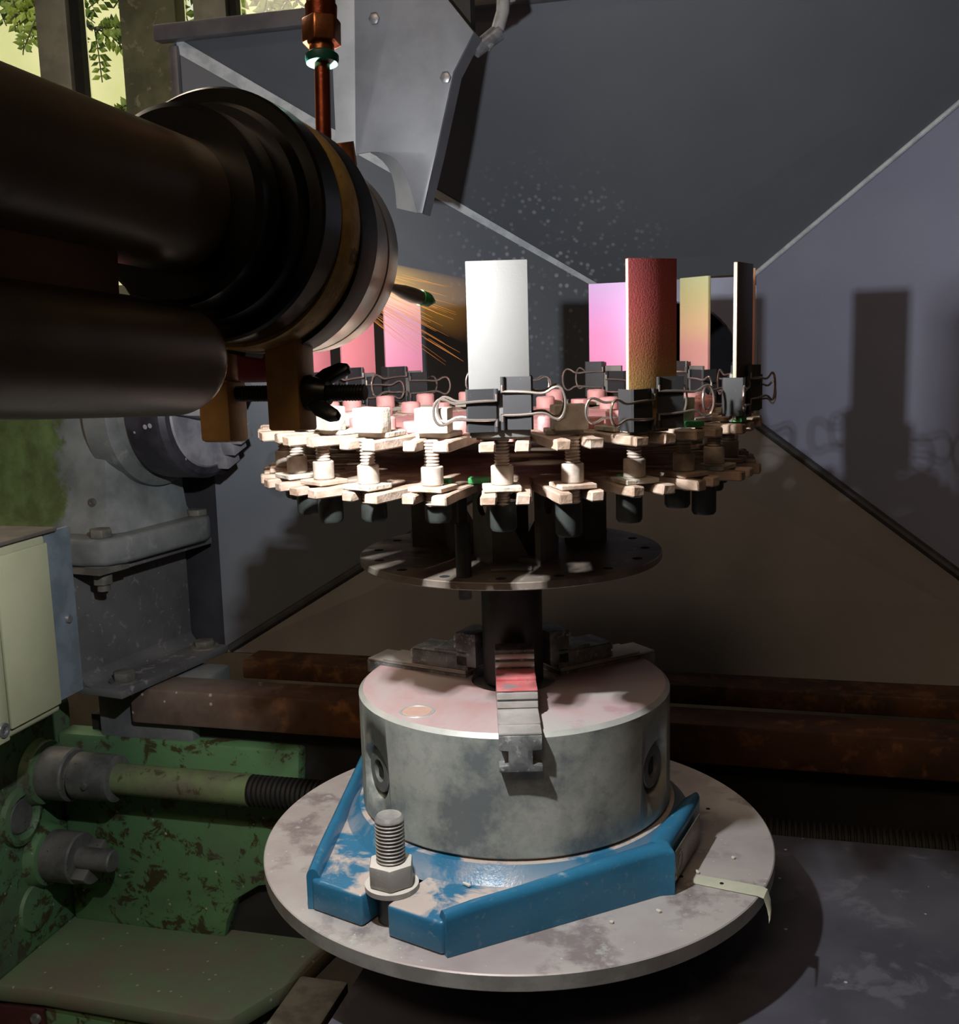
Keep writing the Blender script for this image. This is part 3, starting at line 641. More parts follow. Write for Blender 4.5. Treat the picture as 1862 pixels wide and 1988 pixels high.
def base():
    t = thing('chuck_base', 'glossy blue cast iron three-armed base under the steel chuck', 'base', (0, 0, 0))
    A, B, C, D = Vector((-.155, -.1175)), Vector((-.0535, -.1848)), Vector((.1052, -.1098)), Vector((.1459, -.0262))
    E, G, Hh = Vector((.128, .062)), Vector((-.024, .193)), Vector((-.133, .139))
    fd = (B-A).normalized(); inn = Vector((.566, .824))                 # lobe face direction, inward
    mid = (A+B)/2+fd*.0; hs = .0112
    s0, s1 = mid-fd*hs, mid+fd*hs; dep = .058
    poly = [A, s0] + [s0+inn*dep*.8]
    for k in range(1, 8):
        a = PI*k/8; c = mid+inn*dep*.8; poly.append(c-fd*hs*math.cos(a)+inn*hs*math.sin(a))
    poly += [s1+inn*dep*.8, s1, B-fd*.004, (B-fd*.004).lerp(C, .9)+Vector((-.004, .007)), C*.95, D*.96, E*.95, G*.965, Hh*.965]
    poly[0] = A+fd*.004
    MB().prism([tuple(p) for p in poly], .0002, .024).build('body', 'blue', t, bevel=.0025, seg=3)
    # raised rims along the long sides
    def rim(pts, w, z, name='rim', taper=None):
        m = MB(); n = len(pts); vs = []; fs = []
        nor = []
        for i in range(n):
            a = pts[max(i-1, 0)]; b = pts[min(i+1, n-1)]; d = (b-a).normalized(); nor.append(Vector((-d.y, d.x)))
        for i, p in enumerate(pts):
            ww = w[i]; q = p+nor[i]*ww; zz = z[i]
            rows = [(p, .0003), (p, zz-.0062)] + [(p+nor[i]*ww*(.5-.5*math.cos(math.radians(g))), zz-.0062+.0062*math.sin(math.radians(g))) for g in range(20, 170, 18)] + [(q+nor[i]*ww*.12, .0235), (q, .0003)]
            vs += [(x.x, x.y, h_) for x, h_ in rows]
        k = len(rows)
        for i in range(n-1):
            for j in range(k): fs.append((i*k+j, i*k+(j+1) % k, (i+1)*k+(j+1) % k, (i+1)*k+j))
        fs += [tuple(range(k)), tuple(range((n-1)*k, n*k))]
        return m.add(vs, fs).build(name, 'bluerim', t)
    e = .0006
    def off(p, a, b):                                                  # push the rim foot just outside the body
        d = (b-a).normalized(); return p+Vector((d.y, -d.x))*e
    long1 = [off(B.lerp(C, k/8), B, C) for k in range(0, 8)]
    c1 = off(C, B, C); 
    pts = long1 + [B.lerp(C, .965)+Vector((.427, -.904))*e, C+Vector((.0055, -.002)), C.lerp(D, .12)+Vector((.9, -.44))*e, C.lerp(D, .5)+Vector((.9, -.44))*e, C.lerp(D, .9)+Vector((.9, -.44))*e, D+Vector((.0015, .006))]
    w = [.010, .011, .011, .0115, .012, .013, .014, .015, .017, .018, .018, .016, .012, .006]
    z = [.0315, .033, .0335, .034, .035, .036, .0365, .037, .037, .037, .037, .0385, .0395, .0375]
    rim(pts, w, z)
    l2 = [off(Hh.lerp(A, k/9), Hh, A) for k in range(10)]
    rim(l2, [.009]*9+[.009], [.036, .036, .036, .0355, .035, .0345, .034, .034, .0335, .031])
    l3 = [off(E.lerp(G, k/8), E, G) for k in range(9)]
    rim(l3, [.009]*9, [.036]*9)
    # boss that carries the chuck
    MB().lathe([(.022, 0), (.022, .141), (.0262, .1365), (.031, .1320), (.0355, .1285), (.0355, 0)], 96).build('seat', 'blue', t)
    # name plate with round emblem
    nd = (D-C).normalized(); on = Vector((nd.y, -nd.x)); o = C+nd*.004+on*.0026
    T = frame_T(Vector((o.x, o.y, .0045)), Vector((nd.x, nd.y, 0)), Vector((0, 0, 1)), Vector((on.x, on.y, 0)))
    ln = (D-C).length-.016
    p = MB(T).box(0, ln, 0, .0235, 0, .0011).build('name_plate', 'nameplate', t, bevel=.0002)
    MB(T).lathe([(.0010, .0082), (.0016, .0080), (.0016, .0068), (.0010, .0066)], 28, Matrix.Translation((.017, .0125, 0))).build('emblem_ring', 'socket', p)
    MB(T).lathe([(.0010, .0046), (.0015, .0042), (.0015, 0)], 8, Matrix.Translation((.017, .0125, 0))).build('emblem', 'socket', p)
    MB(T).lathe([(.0009, .0020), (.0020, .0016), (.0022, 0)], 10, Matrix.Translation((.0045, .0045, 0))).build('rivet', 'grain', p)
    # stud, nut and washer
    cx, cy = mid.x+inn.x*.0205, mid.y+inn.y*.0205
    s = thing('clamping_stud', 'dusty threaded stud with hex nut and washer in the blue base slot', 'stud', (cx, cy, 0))
    pr = [(.0006, 0), (.0006, .0098), (.044, .0098)]; zz = .0445
    while zz < .0755: pr += [(zz, .0088), (zz+.0004, .0088), (zz+.0012, .0104), (zz+.0016, .0104)]; zz += .00265
    pr += [(.0765, .0099), (.0785, .0085), (.0790, 0)]
    MB(Matrix.Translation((cx, cy, 0))).lathe(pr, 32).build('stud', 'stud', s)
    MB(Matrix.Translation((cx, cy, 0))).lathe([(.0243, .0100), (.0243, .0190), (.0280, .0190), (.0280, .0100)], 40, closed=True).build('washer', 'nut', s)
    n = MB(Matrix.Translation((cx, cy, 0))); n.prism(hexprof(.0170, 6, .55), .0282, .0445)
    n.build('nut', 'nut', s, bevel=.0014)
    MB(Matrix.Translation((cx, cy, 0))).lathe([(.0006, .0099), (.0006, .0108), (.0242, .0108), (.0242, .0099)], 24, closed=True).build('sleeve', 'blackbolt', s)
base()
def chuck():
    t = thing('three_jaw_chuck', 'big grey steel three-jaw chuck bolted on the blue base', 'chuck', (0, 0, .0365))
    z0, z1, r = .0365, .1304, .125
    side = MB().lathe([(z0, 0), (z0, r-.002), (z0+.002, r), (z1-.003, r), (z1-.0031, 0)], 160).build('side', 'chuckside', t)
    cut = MB()
    for a in (-61, 57.5):
        th = math.radians(a); cut.lathe([(.110, 0), (.110, .0225), (.140, .0225), (.140, 0)], 48, frame_T(Vector((0, 0, .0795)), Vector((math.cos(th), math.sin(th), 0)), Vector((0, 0, 1)), Vector((math.sin(th), -math.cos(th), 0))))
    co = cut.build('cutter', 'hole', t); md = side.modifiers.new('bore', 'BOOLEAN'); md.operation = 'DIFFERENCE'; md.object = co; md.solver = 'EXACT'
    bpy.context.view_layer.update(); ev = side.evaluated_get(bpy.context.evaluated_depsgraph_get()); nm = bpy.data.meshes.new_from_object(ev)
    side.modifiers.clear(); side.data = nm; bpy.data.objects.remove(co)
    MB().lathe([(z1-.003, r), (z1, r-.0035)], 160).build('edge', 'chuckedge', t)
    MB().lathe([(z1, r-.0035), (z1, .034), (z1-.03, .034), (z1-.03, 0)], 160).build('top', 'chucktop', t)
    # key sockets
    for a in (-61, 57.5):
        th = math.radians(a); T = frame_T(Vector((0, 0, .0795)), Vector((math.cos(th), math.sin(th), 0)), Vector((0, 0, 1)), Vector((math.sin(th), -math.cos(th), 0)))
        s = MB(T).lathe([(.1105, 0), (.1105, .0165), (.1205, .0165), (.1212, .0158), (.1212, .0088), (.1180, .0085), (.1180, 0)], 40).build('key_socket', 'socket', t)
        MB(T).box(-.0056, .0056, -.0056, .0056, .1182, .1190).build('square_hole', 'hole', s)
    # oil plug ring on the top
    MB(Matrix.Translation((-.0745, -.071, z1))).lathe([(0, .0135), (.0004, .0132), (.0004, .0115), (0, .0112)], 32).build('plug_ring', 'chuckedge', t)
    MB(Matrix.Translation((-.0745, -.071, z1))).lathe([(0, .0108), (.0003, .0105), (.0003, 0)], 28).build('plug', 'plugtan', t)
    # jaws: guide of I section, three steps and serrated steps
    def jaw(th):
        ang = math.radians(th); ex = Vector((math.sin(ang), -math.cos(ang), 0)); ey = Vector((math.cos(ang), math.sin(ang), 0))
        T = frame_T(Vector((0, 0, 0)), ex, ey, Vector((0, 0, 1)))           # x radial, y across
        w = .0150
        sec = [(-.0152, .1070), (.0152, .1070), (.0152, .1112), (.0084, .1120), (.0084, .1222), (.0145, .1226), (.0150, .1235), (.0150, .1330), (-.0150, .1330), (-.0150, .1235), (-.0145, .1226), (-.0084, .1222), (-.0084, .1120), (-.0152, .1112)]
        Tg = T @ Matrix(((0, 0, 1, 0), (1, 0, 0, 0), (0, 1, 0, 0), (0, 0, 0, 1)))
        j = MB(Tg).prism(sec, .036, .1345).build('jaw', 'jaw', t, bevel=.0006)
        MB(T).box(.036, .1338, -w, w, .1331, .1352).build('step', 'jawtop', j, bevel=.0008)
        MB(T).box(.036, .1180, -w, w, .1350, .1366).build('step', 'jawtop', j, bevel=.0006)
        MB(T).box(.034, .0875, -w, w, .1366, .1492).build('step', 'jaw', j, bevel=.0008)
        for k in range(2): MB(T).box(.0875, .0893, -w, w, .1372+.0066*k, .1420+.0066*k).build('tooth', 'jawtop', j, bevel=.0005)
        MB(T).box(.034, .0878, -w, w, .1493, .1502).build('step', 'jawred' if th == 0 else 'jaw', j, bevel=.0004)
        MB(T).box(.034, .0660, -w, w, .1500, .1528).build('step', 'jawred' if th == 0 else 'jaw', j, bevel=.0008)
        MB(T).box(.0262, .0450, -w, w, .1400, .1680).build('step', 'jaw', j, bevel=.0008)
        for k in range(2): MB(T).box(.0450, .0468, -w, w, .1548+.0062*k, .1590+.0062*k).build('tooth', 'jawtop', j, bevel=.0005)
        return j
    for a in (0, 120, 240): jaw(a)
chuck()

# paper tape on the turntable
def tape():
    t = thing('paper_tape', 'off-white paper tape strip stuck across the turntable rim', 'tape', (.155, -.105, 0))
    ax = Vector((.1295, -.0905)); bx = Vector((.1725, -.1115)); d = (bx-ax).normalized(); n = Vector((-d.y, d.x)); w = .0075
    # paths: lies on the disc, then the loose tail hangs over the rim
    path = [(ax, .0007), (ax.lerp(bx, .5), .0009), (bx, .0010), (bx+d*.0045+n*-.001, .0004), (bx+d*.0075+n*-.005, -.0045), (bx+d*.0100+n*-.012, -.0075), (bx+d*.0115+n*-.021, -.0088)]
    wid = [w*.9, w, w, w*.98, w*.9, w*.75, w*.45]
    vs = []; fs = []
    for (p, z), ww in zip(path, wid):
        for sg in (-1, -.33, .33, 1):
            q = p+n*ww*sg; vs.append((q.x, q.y, z+.0004*(1-sg*sg)))
    k = len(vs); vs += [(x, y, z-.0003) for x, y, z in vs]
    m = len(path)
    for i in range(m-1):
        for j in range(3):
            a = i*4+j; fs += [(a, a+1, a+5, a+4), (k+a, k+a+4, k+a+5, k+a+1)]
        fs += [(i*4, i*4+4, k+i*4+4, k+i*4), (i*4+3, k+i*4+3, k+i*4+7, i*4+7)]
    fs += [(0, k, k+1, 1), (1, k+1, k+2, 2), (2, k+2, k+3, 3)]
    e = (m-1)*4; fs += [(e, e+1, k+e+1, k+e), (e+1, e+2, k+e+2, k+e+1), (e+2, e+3, k+e+3, k+e+2)]
    MB().add(vs, fs).build('strip', 'tape', t)
    MB(Matrix.Translation((.1475, -.0995, .0013))).lathe([(-.0003, .0016), (.0002, .0015), (.0004, 0)], 10).build('speck', 'hole', t)
tape()
def chips():
    r = random.Random(5)
    sp = [(.1330, -.0800, .006), (.1655, -.060, .003), (-.040, -.1355, .007), (.060, -.148, .003), (.095, -.135, .004)]
    lab = ['pale coating chip beside the blue base on the turntable', 'tiny pale crumb near the right rim of the turntable', 'pale coating chip lying on the blue base beside the stud', 'tiny pale crumb in front of the blue base', 'small pale crumb at the foot of the blue base wall']
    for (x, y, l_), lb in zip(sp, lab):
        z = .0247 if 'on the blue' in lb else .0004
        T = Matrix.Translation((x, y, z)) @ Matrix.Rotation(r.uniform(0, 3), 4, 'Z')
        tag(MB(T).prism([(-l_/2, -.0008), (-l_*.1, -.0013), (l_/2, -.0006), (l_*.45, .0009), (-l_*.4, .0011)], 0, .0015).build('coating_chip', 'grain', bevel=.0002), lb, 'chip', 'coating chips on the turntable')
chips()

# ------------------------------------------------------------------ carousel fixture
RP = .185
def carousel():
    r = random.Random(11)
    t = thing('sample_carousel', 'steel carousel wheel of forked radial arms above the chuck', 'fixture', (0, 0, .131))
    OZ = wloc(t)
    MB().lathe([(.131, 0), (.131, .0243), (.2318, .0243), (.2318, 0)], 48).build('shaft', 'shaft', t)
    MB().lathe([(.2320, 0), (.2320, .1185), (.2326, .119), (.2371, .119), (.2377, .1185), (.2377, 0)], 120).build('base_plate', 'plate', t)
    for k in range(16):
        a = 2*PI*(k+.5)/16+.1
        MB(Matrix.Translation((.106*math.cos(a), .106*math.sin(a), .2377))).lathe([(.0001, 0), (.0002, .0035), (0, .004)], 14).build('bolt_hole', 'hole', t)
    MB().box(-.017, .013, -.084, -.062, .2378, .2400).build('pad', 'bracket', t, bevel=.0006)
    # angle brackets between base plate and lower tier, with a round hole in the upright leg
    def bracket(x, y, rz, w=.034, h=.064):
        T = Matrix.Translation((x, y, .2378)) @ Matrix.Rotation(rz, 4, 'Z')
        n = 24; hr = .0085; hz = .044; th = .0045
        ring = [(hr*math.cos(2*PI*k/n), hz+hr*math.sin(2*PI*k/n)) for k in range(n)]; out = []
        for k in range(n):
            c, s_ = math.cos(2*PI*k/n), math.sin(2*PI*k/n)
            sx = (w/2)/abs(c) if abs(c) > 1e-6 else 9; sz = ((h-hz) if s_ > 0 else hz)/abs(s_) if abs(s_) > 1e-6 else 9
            q = min(sx, sz); out.append((c*q, hz+s_*q))
        # snap nearest samples to the corners
        for cxn, czn in ((w/2, h), (-w/2, h), (-w/2, 0), (w/2, 0)):
            i = min(range(n), key=lambda i: (out[i][0]-cxn)**2+(out[i][1]-czn)**2); out[i] = (cxn, czn)
        vs = [(a, 0, b) for a, b in ring]+[(a, 0, b) for a, b in out]+[(a, th, b) for a, b in ring]+[(a, th, b) for a, b in out]; fs = []
        for k in range(n):
            j = (k+1) % n; fs += [(k, j, n+j, n+k), (2*n+k, 3*n+k, 3*n+j, 2*n+j), (n+k, n+j, 3*n+j, 3*n+k), (k, 2*n+k, 2*n+j, j)]
        o = MB(T).add(vs, fs).build('bracket', 'bracket', t)
        MB(T).box(-w/2, w/2, th, .036, 0, .0045).build('bracket_foot', 'bracket', o)
        MB(T).prism([(th, .0045), (.030, .0045), (th, .052)], -.0022, .0022, Matrix(((0, 0, 1, w/2-.003), (1, 0, 0, 0), (0, 1, 0, 0), (0, 0, 0, 1)))).build('gusset', 'bracket', o)
    for (x, y, rz) in ((-.022, -.050, -1.15), (.028, -.050, 1.10), (-.062, .022, .1), (.062, .022, -.1), (0, .055, 3.14), (-.05, .0, -1.4)):
        bracket(x, y, rz)
    # long stand-off in front
    sd = MB(Matrix.Translation((-.036, -.096, 0))).lathe([(.2378, 0), (.2378, .0055), (.276, .0055), (.276, .0035), (.303, .0035), (.303, 0)], 20).build('standoff', 'hangbolt', t)
    MB(Matrix.Translation((-.036, -.096, 0))).lathe([(.222, 0), (.222, .0052), (.2319, .0052), (.2319, 0)], 20).build('standoff_end', 'screw', sd)
    # tiers
    for z, nm in ((.303, 'lower_hub'), (.3355, 'upper_hub')):
        MB().lathe([(z, .018), (z, .128), (z+.0058, .128), (z+.0058, .018)], 96, closed=True).build(nm, 'bar' if z < .32 else 'pinkcoat', t)
    arms = []
    for v in range(4):
        rr = random.Random(20+v); m = MB(); l1, l2 = .190+rr.uniform(-.003, .003), .190+rr.uniform(-.003, .003)
        def tine(y0, y1, ln):
            j = lambda: rr.uniform(-.0007, .0007)
            n = 6; vs = []; fs = []
            for i in range(n+1):
                x = .104+(ln-.104)*i/n
                vs += [(x, y0+j(), 0), (x, y1+j(), 0), (x, y1+j(), .0066+j()), (x, y0+j(), .0066+j())]
            for i in range(n):
                for q in range(4): fs.append((i*4+q, i*4+(q+1) % 4, i*4+4+(q+1) % 4, i*4+4+q))
            fs += [(0, 1, 2, 3), (n*4, n*4+3, n*4+2, n*4+1)]
            m.add(vs, fs)
        tine(-.0155, -.0060, l1); tine(.0060, .0155, l2); m.box(.104, .118, -.0062, .0062, .0003, .0062)
        arms.append(m.mesh('fork_arm', 'bar', bevel=.0009, seg=1))
    wash = MB().box(-.0115, .0115, -.0120, .0120, 0, .0032).mesh('square_washer', 'bar', bevel=.0006, seg=1)
    wash2 = MB().box(-.010, .012, -.0125, .0115, 0, .0034).mesh('square_washer', 'block', bevel=.0006, seg=1)
    pr = [(0, 0)]; z = 0.0
    while z < .040: pr += [(z, .0042), (z+.0003, .0042), (z+.0010, .0050), (z+.0013, .0050)]; z += .0021
    pr += [(z, .0042), (z, 0)]
    stud = MB().lathe(pr, 14).mesh('stud', 'thread')
    nut = MB().lathe([(0, 0), (0, .0066), (.0008, .0072), (.0116, .0072), (.0124, .0064), (.0124, 0)], 18).mesh('collar_nut', 'thread')
    hexn = MB().prism(hexprof(.0082), 0, .0075).mesh('hex_nut', 'pinkcoat', bevel=.0006, seg=1)
    hang = [MB().lathe([(0, 0), (0, .0086), (-h_+.002, .0086), (-h_, .0074), (-h_, 0)], 20).mesh('socket_head', 'hangbolt') for h_ in (.014, .019, .025)]
    cap = MB().lathe([(0, 0), (0, .0082), (.0085, .0082), (.0098, .0070), (.0098, .0042), (.006, .0040), (.006, 0)], 20).mesh('cap_screw', 'pinkcoat')
    blk = MB().box(-.0065, .0065, -.0110, .0110, 0, .0160).mesh('clamp_block', 'block', bevel=.0010)
    up = MB().box(-.0012, .0012, -.0150, .0150, 0, .0330).mesh('upright', 'bracket', bevel=.0003, seg=1)
    ft = MB().box(-.014, -.0012, -.0120, .0120, 0, .0030).mesh('upright_foot', 'bar', bevel=.0003, seg=1)
    plates = [-3, 27.7, 60, 88, 118, 148, 178, 209, 224, 240]
    for k in range(24):
        az = math.radians(-3+15*k); rz = az-PI/2; rad = Vector((math.sin(az), -math.cos(az), 0))
        def at(rr_, z): return rad*rr_+Vector((0, 0, z))-Vector((0, 0, OZ.z))
        inst('fork_arm', arms[r.randrange(4)], t, at(0, .3024+r.uniform(-.0005, .0005)), rz+r.uniform(-.02, .02))
        inst('fork_arm', arms[r.randrange(4)], t, at(0, .3352+r.uniform(-.0005, .0005)), rz+r.uniform(-.02, .02))
        rs = .172+r.uniform(-.004, .003)
        inst('square_washer', wash if k % 2 else wash2, t, at(rs, .3094), rz+r.uniform(-.15, .15))
        inst('collar_nut', nut, t, at(rs, .3127), rz)
        inst('stud', stud, t, at(rs, .2995), rz)
        inst('socket_head', hang[r.randrange(3)], t, at(rs+r.uniform(-.012, 0), .3018), rz)
        inst('square_washer', wash2, t, at(rs-.018, .3421), rz+r.uniform(-.2, .2))
        az_d = (-3+15*k) % 360
        if k % 2 == 1 and (az_d < 60 or az_d > 290):
            inst('clamp_block', blk, t, at(rs-.006, .3455), rz+r.uniform(-.12, .12))
        elif az_d in (327, 297):
            inst('clamp_block', blk, t, at(rs-.006, .3455), rz+r.uniform(-.12, .12))
        else:
            inst('cap_screw', cap, t, at(rs-.018, .3456), rz)
        inst('hex_nut', hexn, t, at(.122, .3414), rz+r.uniform(0, 1)); inst('cap_screw', cap, t, at(.108+.012*(k % 2), .3414+.0072*0), rz) if k % 2 else None
    for a in plates:
        az = math.radians(a); rad = Vector((math.sin(az), -math.cos(az), 0)); rz = az-PI/2
        inst('upright', up, t, rad*(RP-.0034)+Vector((0, 0, .3424-OZ.z)), rz)
        inst('upright_foot', ft, t, rad*(RP-.0034)+Vector((0, 0, .3424-OZ.z)), rz)
    # scraps of green masking on a few arms
    for a, rr_, z, s_ in ((42, .178, .3424, .012), (57, .186, .3424, .010), (-18, .150, .310, .009), (27, .160, .3095, .010), (-10, .135, .3091, .014)):
        az = math.radians(a); T = Matrix.Translation((rr_*math.sin(az), -rr_*math.cos(az), z)) @ Matrix.Rotation(az, 4, 'Z')
        MB(T).box(-s_/2, s_/2, -.004, .004, 0, .004).build('masking_scrap', 'green_mask', t, bevel=.0008)
    return plates
PLATES = carousel()

def samples():
    W_ = .0370; TH = .0032; HT = .1055; Z0 = .3440
    white = plate_mat('sample_pale', [(0, S(88, 87, 86)), (1, S(88, 87, 86))], .7, 0, .1)
    red = plate_mat('sample_red', [(0, S(176, 156, 96)), (.28, S(172, 134, 82)), (.48, S(166, 100, 74)), (.7, S(166, 80, 78)), (1, S(140, 66, 68))], .5, .1, .5)
    dark = plate_mat('sample_brown', [(0, S(88, 66, 50)), (1, S(76, 56, 44))], .5, .1)
    edge = plate_mat('sample_lit_edge', [(0, S(200, 186, 158)), (1, S(206, 190, 168))], .4, .2)  # pale edges against the dark face put the arc's light into the colour
    copper = plate_mat('sample_copper', [(0, S(214, 150, 150)), (.6, S(214, 150, 132)), (1, S(220, 170, 130))], .5, .1)
    yellow = plate_mat('sample_yellow', [(0, S(210, 150, 146)), (.45, S(206, 150, 140)), (.62, S(206, 172, 132)), (.85, S(188, 178, 128)), (1, S(180, 184, 140))], .45, .1, .4)
    pink = plate_mat('sample_pink', [(0, S(236, 150, 190)), (.55, S(232, 148, 198)), (.8, S(216, 160, 216)), (1, S(206, 176, 222))], .5, .05, .2)
    pink2 = plate_mat('sample_rose', [(0, S(230, 140, 150)), (.4, S(226, 146, 178)), (.7, S(214, 158, 176)), (1, S(204, 172, 160))], .5, .05, .2)
    pink3 = plate_mat('sample_salmon', [(0, S(226, 136, 142)), (.6, S(222, 134, 144)), (1, S(206, 140, 140))], .5, .05, .2)
    info = [(white, 'overexposed white sample plate in the spray in front', 'white plate'),
            (red, 'dark red to olive sample plate right of the white one', 'red plate'),
            (dark, 'dark brown sample plate with one bright edge', 'dark brown plate'),
            (copper, 'copper-toned sample plate seen edge-on at the far right', 'edge-on copper plate'),
            (yellow, 'yellow-topped sample plate between the red and dark brown plates', 'yellow plate'),
            (pink, 'pink sample plate half hidden behind the red plate', 'pink plate'),
            (pink, 'pink sample plate hidden behind the white plate', 'plate behind the white one'),
            (pink2, 'rose sample plate between torch and white plate', 'rose plate'),
            (pink3, 'salmon sample plate partly behind the torch nose', 'salmon plate'),
            (pink3, 'bright-edged sample plate behind the brass clamp lug', 'plate behind the clamp lug')]
    me0 = MB().box(-W_/2, W_/2, -TH/2, TH/2, 0, HT)
    # binder clip, local frame: x across the plate, -y outwards, z up; spine at +x
    def clip_mesh(sg, hh):
        b = MB(); th = .0005; xs, xl = .0203, .0020; yo, yi = -.0075, .0085; lo, li = -.0033, .0062
        def sheet(pts, z0, z1):
            n = len(pts)
            for i in range(n-1):
                a, c = Vector(pts[i]), Vector(pts[i+1]); d = (c-a).normalized(); nn = Vector((-d.y, d.x))*th
                b.add([(p.x*sg, p.y, z) for z in (z0, z1) for p in (a, c, c+nn, a+nn)], [(0, 1, 2, 3), (7, 6, 5, 4), (0, 4, 5, 1), (1, 5, 6, 2), (2, 6, 7, 3), (3, 7, 4, 0)])
        sheet([(xl, lo), (xs-.0012, yo), (xs, yo+.0012), (xs, yi-.0012), (xs-.0012, yi), (xl, li)], -hh/2, hh/2)
        for y in (lo-.0012, li+.0012):
            for z0, z1 in ((-hh/2, -hh*.20), (hh*.20, hh/2)):
                b.cyl((xl*sg, y, z0), (xl*sg, y, z1), .0014, n=10)
        return b.mesh('spring', 'clip')
    def wire_mesh(sg, hh, y0, y1):
        k = hh/.032; pts = []
        prof = [(.0018, .0062), (.010, .0062), (.018, .0058), (.0245, .0050), (.0285, .0056), (.0320, .0078), (.0352, .0086), (.0376, .0070), (.0392, .0036), (.0396, 0)]
        full = [(x, z*1.15*k) for x, z in prof]; full = full+[(x, -z) for x, z in full[-2::-1]]
        for x, z in full:
            q = min(x/.040, 1); pts.append((x*sg, y0+(y1-y0)*q, z))
        # smooth once
        P_ = [Vector(p) for p in pts]; out = [P_[0]]
        for i in range(len(P_)-1): out += [P_[i].lerp(P_[i+1], .25), P_[i].lerp(P_[i+1], .75)]
        out.append(P_[-1]); out.insert(0, P_[0]+Vector((0, 0, .004))); out.append(P_[-1]-Vector((0, 0, .004)))
        return MB().tube(out, .00085, 7).mesh('handle', 'wire')
    cm = {}
    for sg in (1, -1):
        for hh in (.032, .026):
            cm[sg, hh] = (clip_mesh(sg, hh), wire_mesh(sg, hh, -.0050, -.0125), wire_mesh(sg, hh, .0080, .0150))
    rnd = random.Random(2)
    for i, (a, (mt, lab, short)) in enumerate(zip(PLATES, info)):
        az = math.radians(a); rad = Vector((math.sin(az), -math.cos(az), 0)); pos = rad*RP
        rz = az+math.radians((0, 0, 0, 0, 0, 0, 2, 0, 0, 0)[i])
        me = me0.mesh('sample_plate', mt, bevel=.0005, mats=[mt, edge] if i in (1, 2) else None, fmat=[1, 1, 0, 0, 1, 1] if i in (1, 2) else None)
        o = bpy.data.objects.new('sample_plate', me); COL.objects.link(o); o.location = pos+Vector((0, 0, Z0)); o.rotation_euler = (0, 0, rz)
        tag(o, lab, 'plate', 'sample plates standing on the carousel')
        rot = Matrix.Rotation(rz, 4, 'Z')
        for sg in (1, -1):
            hh = .032 if sg > 0 else .026; zc = Z0+.0170+(.001 if sg > 0 else -.003)+rnd.uniform(-.001, .003)
            side = 'right' if (sg > 0) == (math.cos(az) > 0) else 'left'
            c = thing('binder_clip', 'black binder clip gripping the %s edge of the %s' % (side, short), 'clip', pos+Vector((0, 0, zc))+rot @ Vector((0, 0, 0)), 'binder clips holding the sample plates')
            c.rotation_euler = (0, 0, rz)
            sp, w1, w2 = cm[sg, hh]
            inst('spring', sp, c, (0, 0, 0)); h1 = inst('handle', w1, c, (0, 0, 0)); h2 = inst('handle', w2, c, (0, 0, 0))
samples()

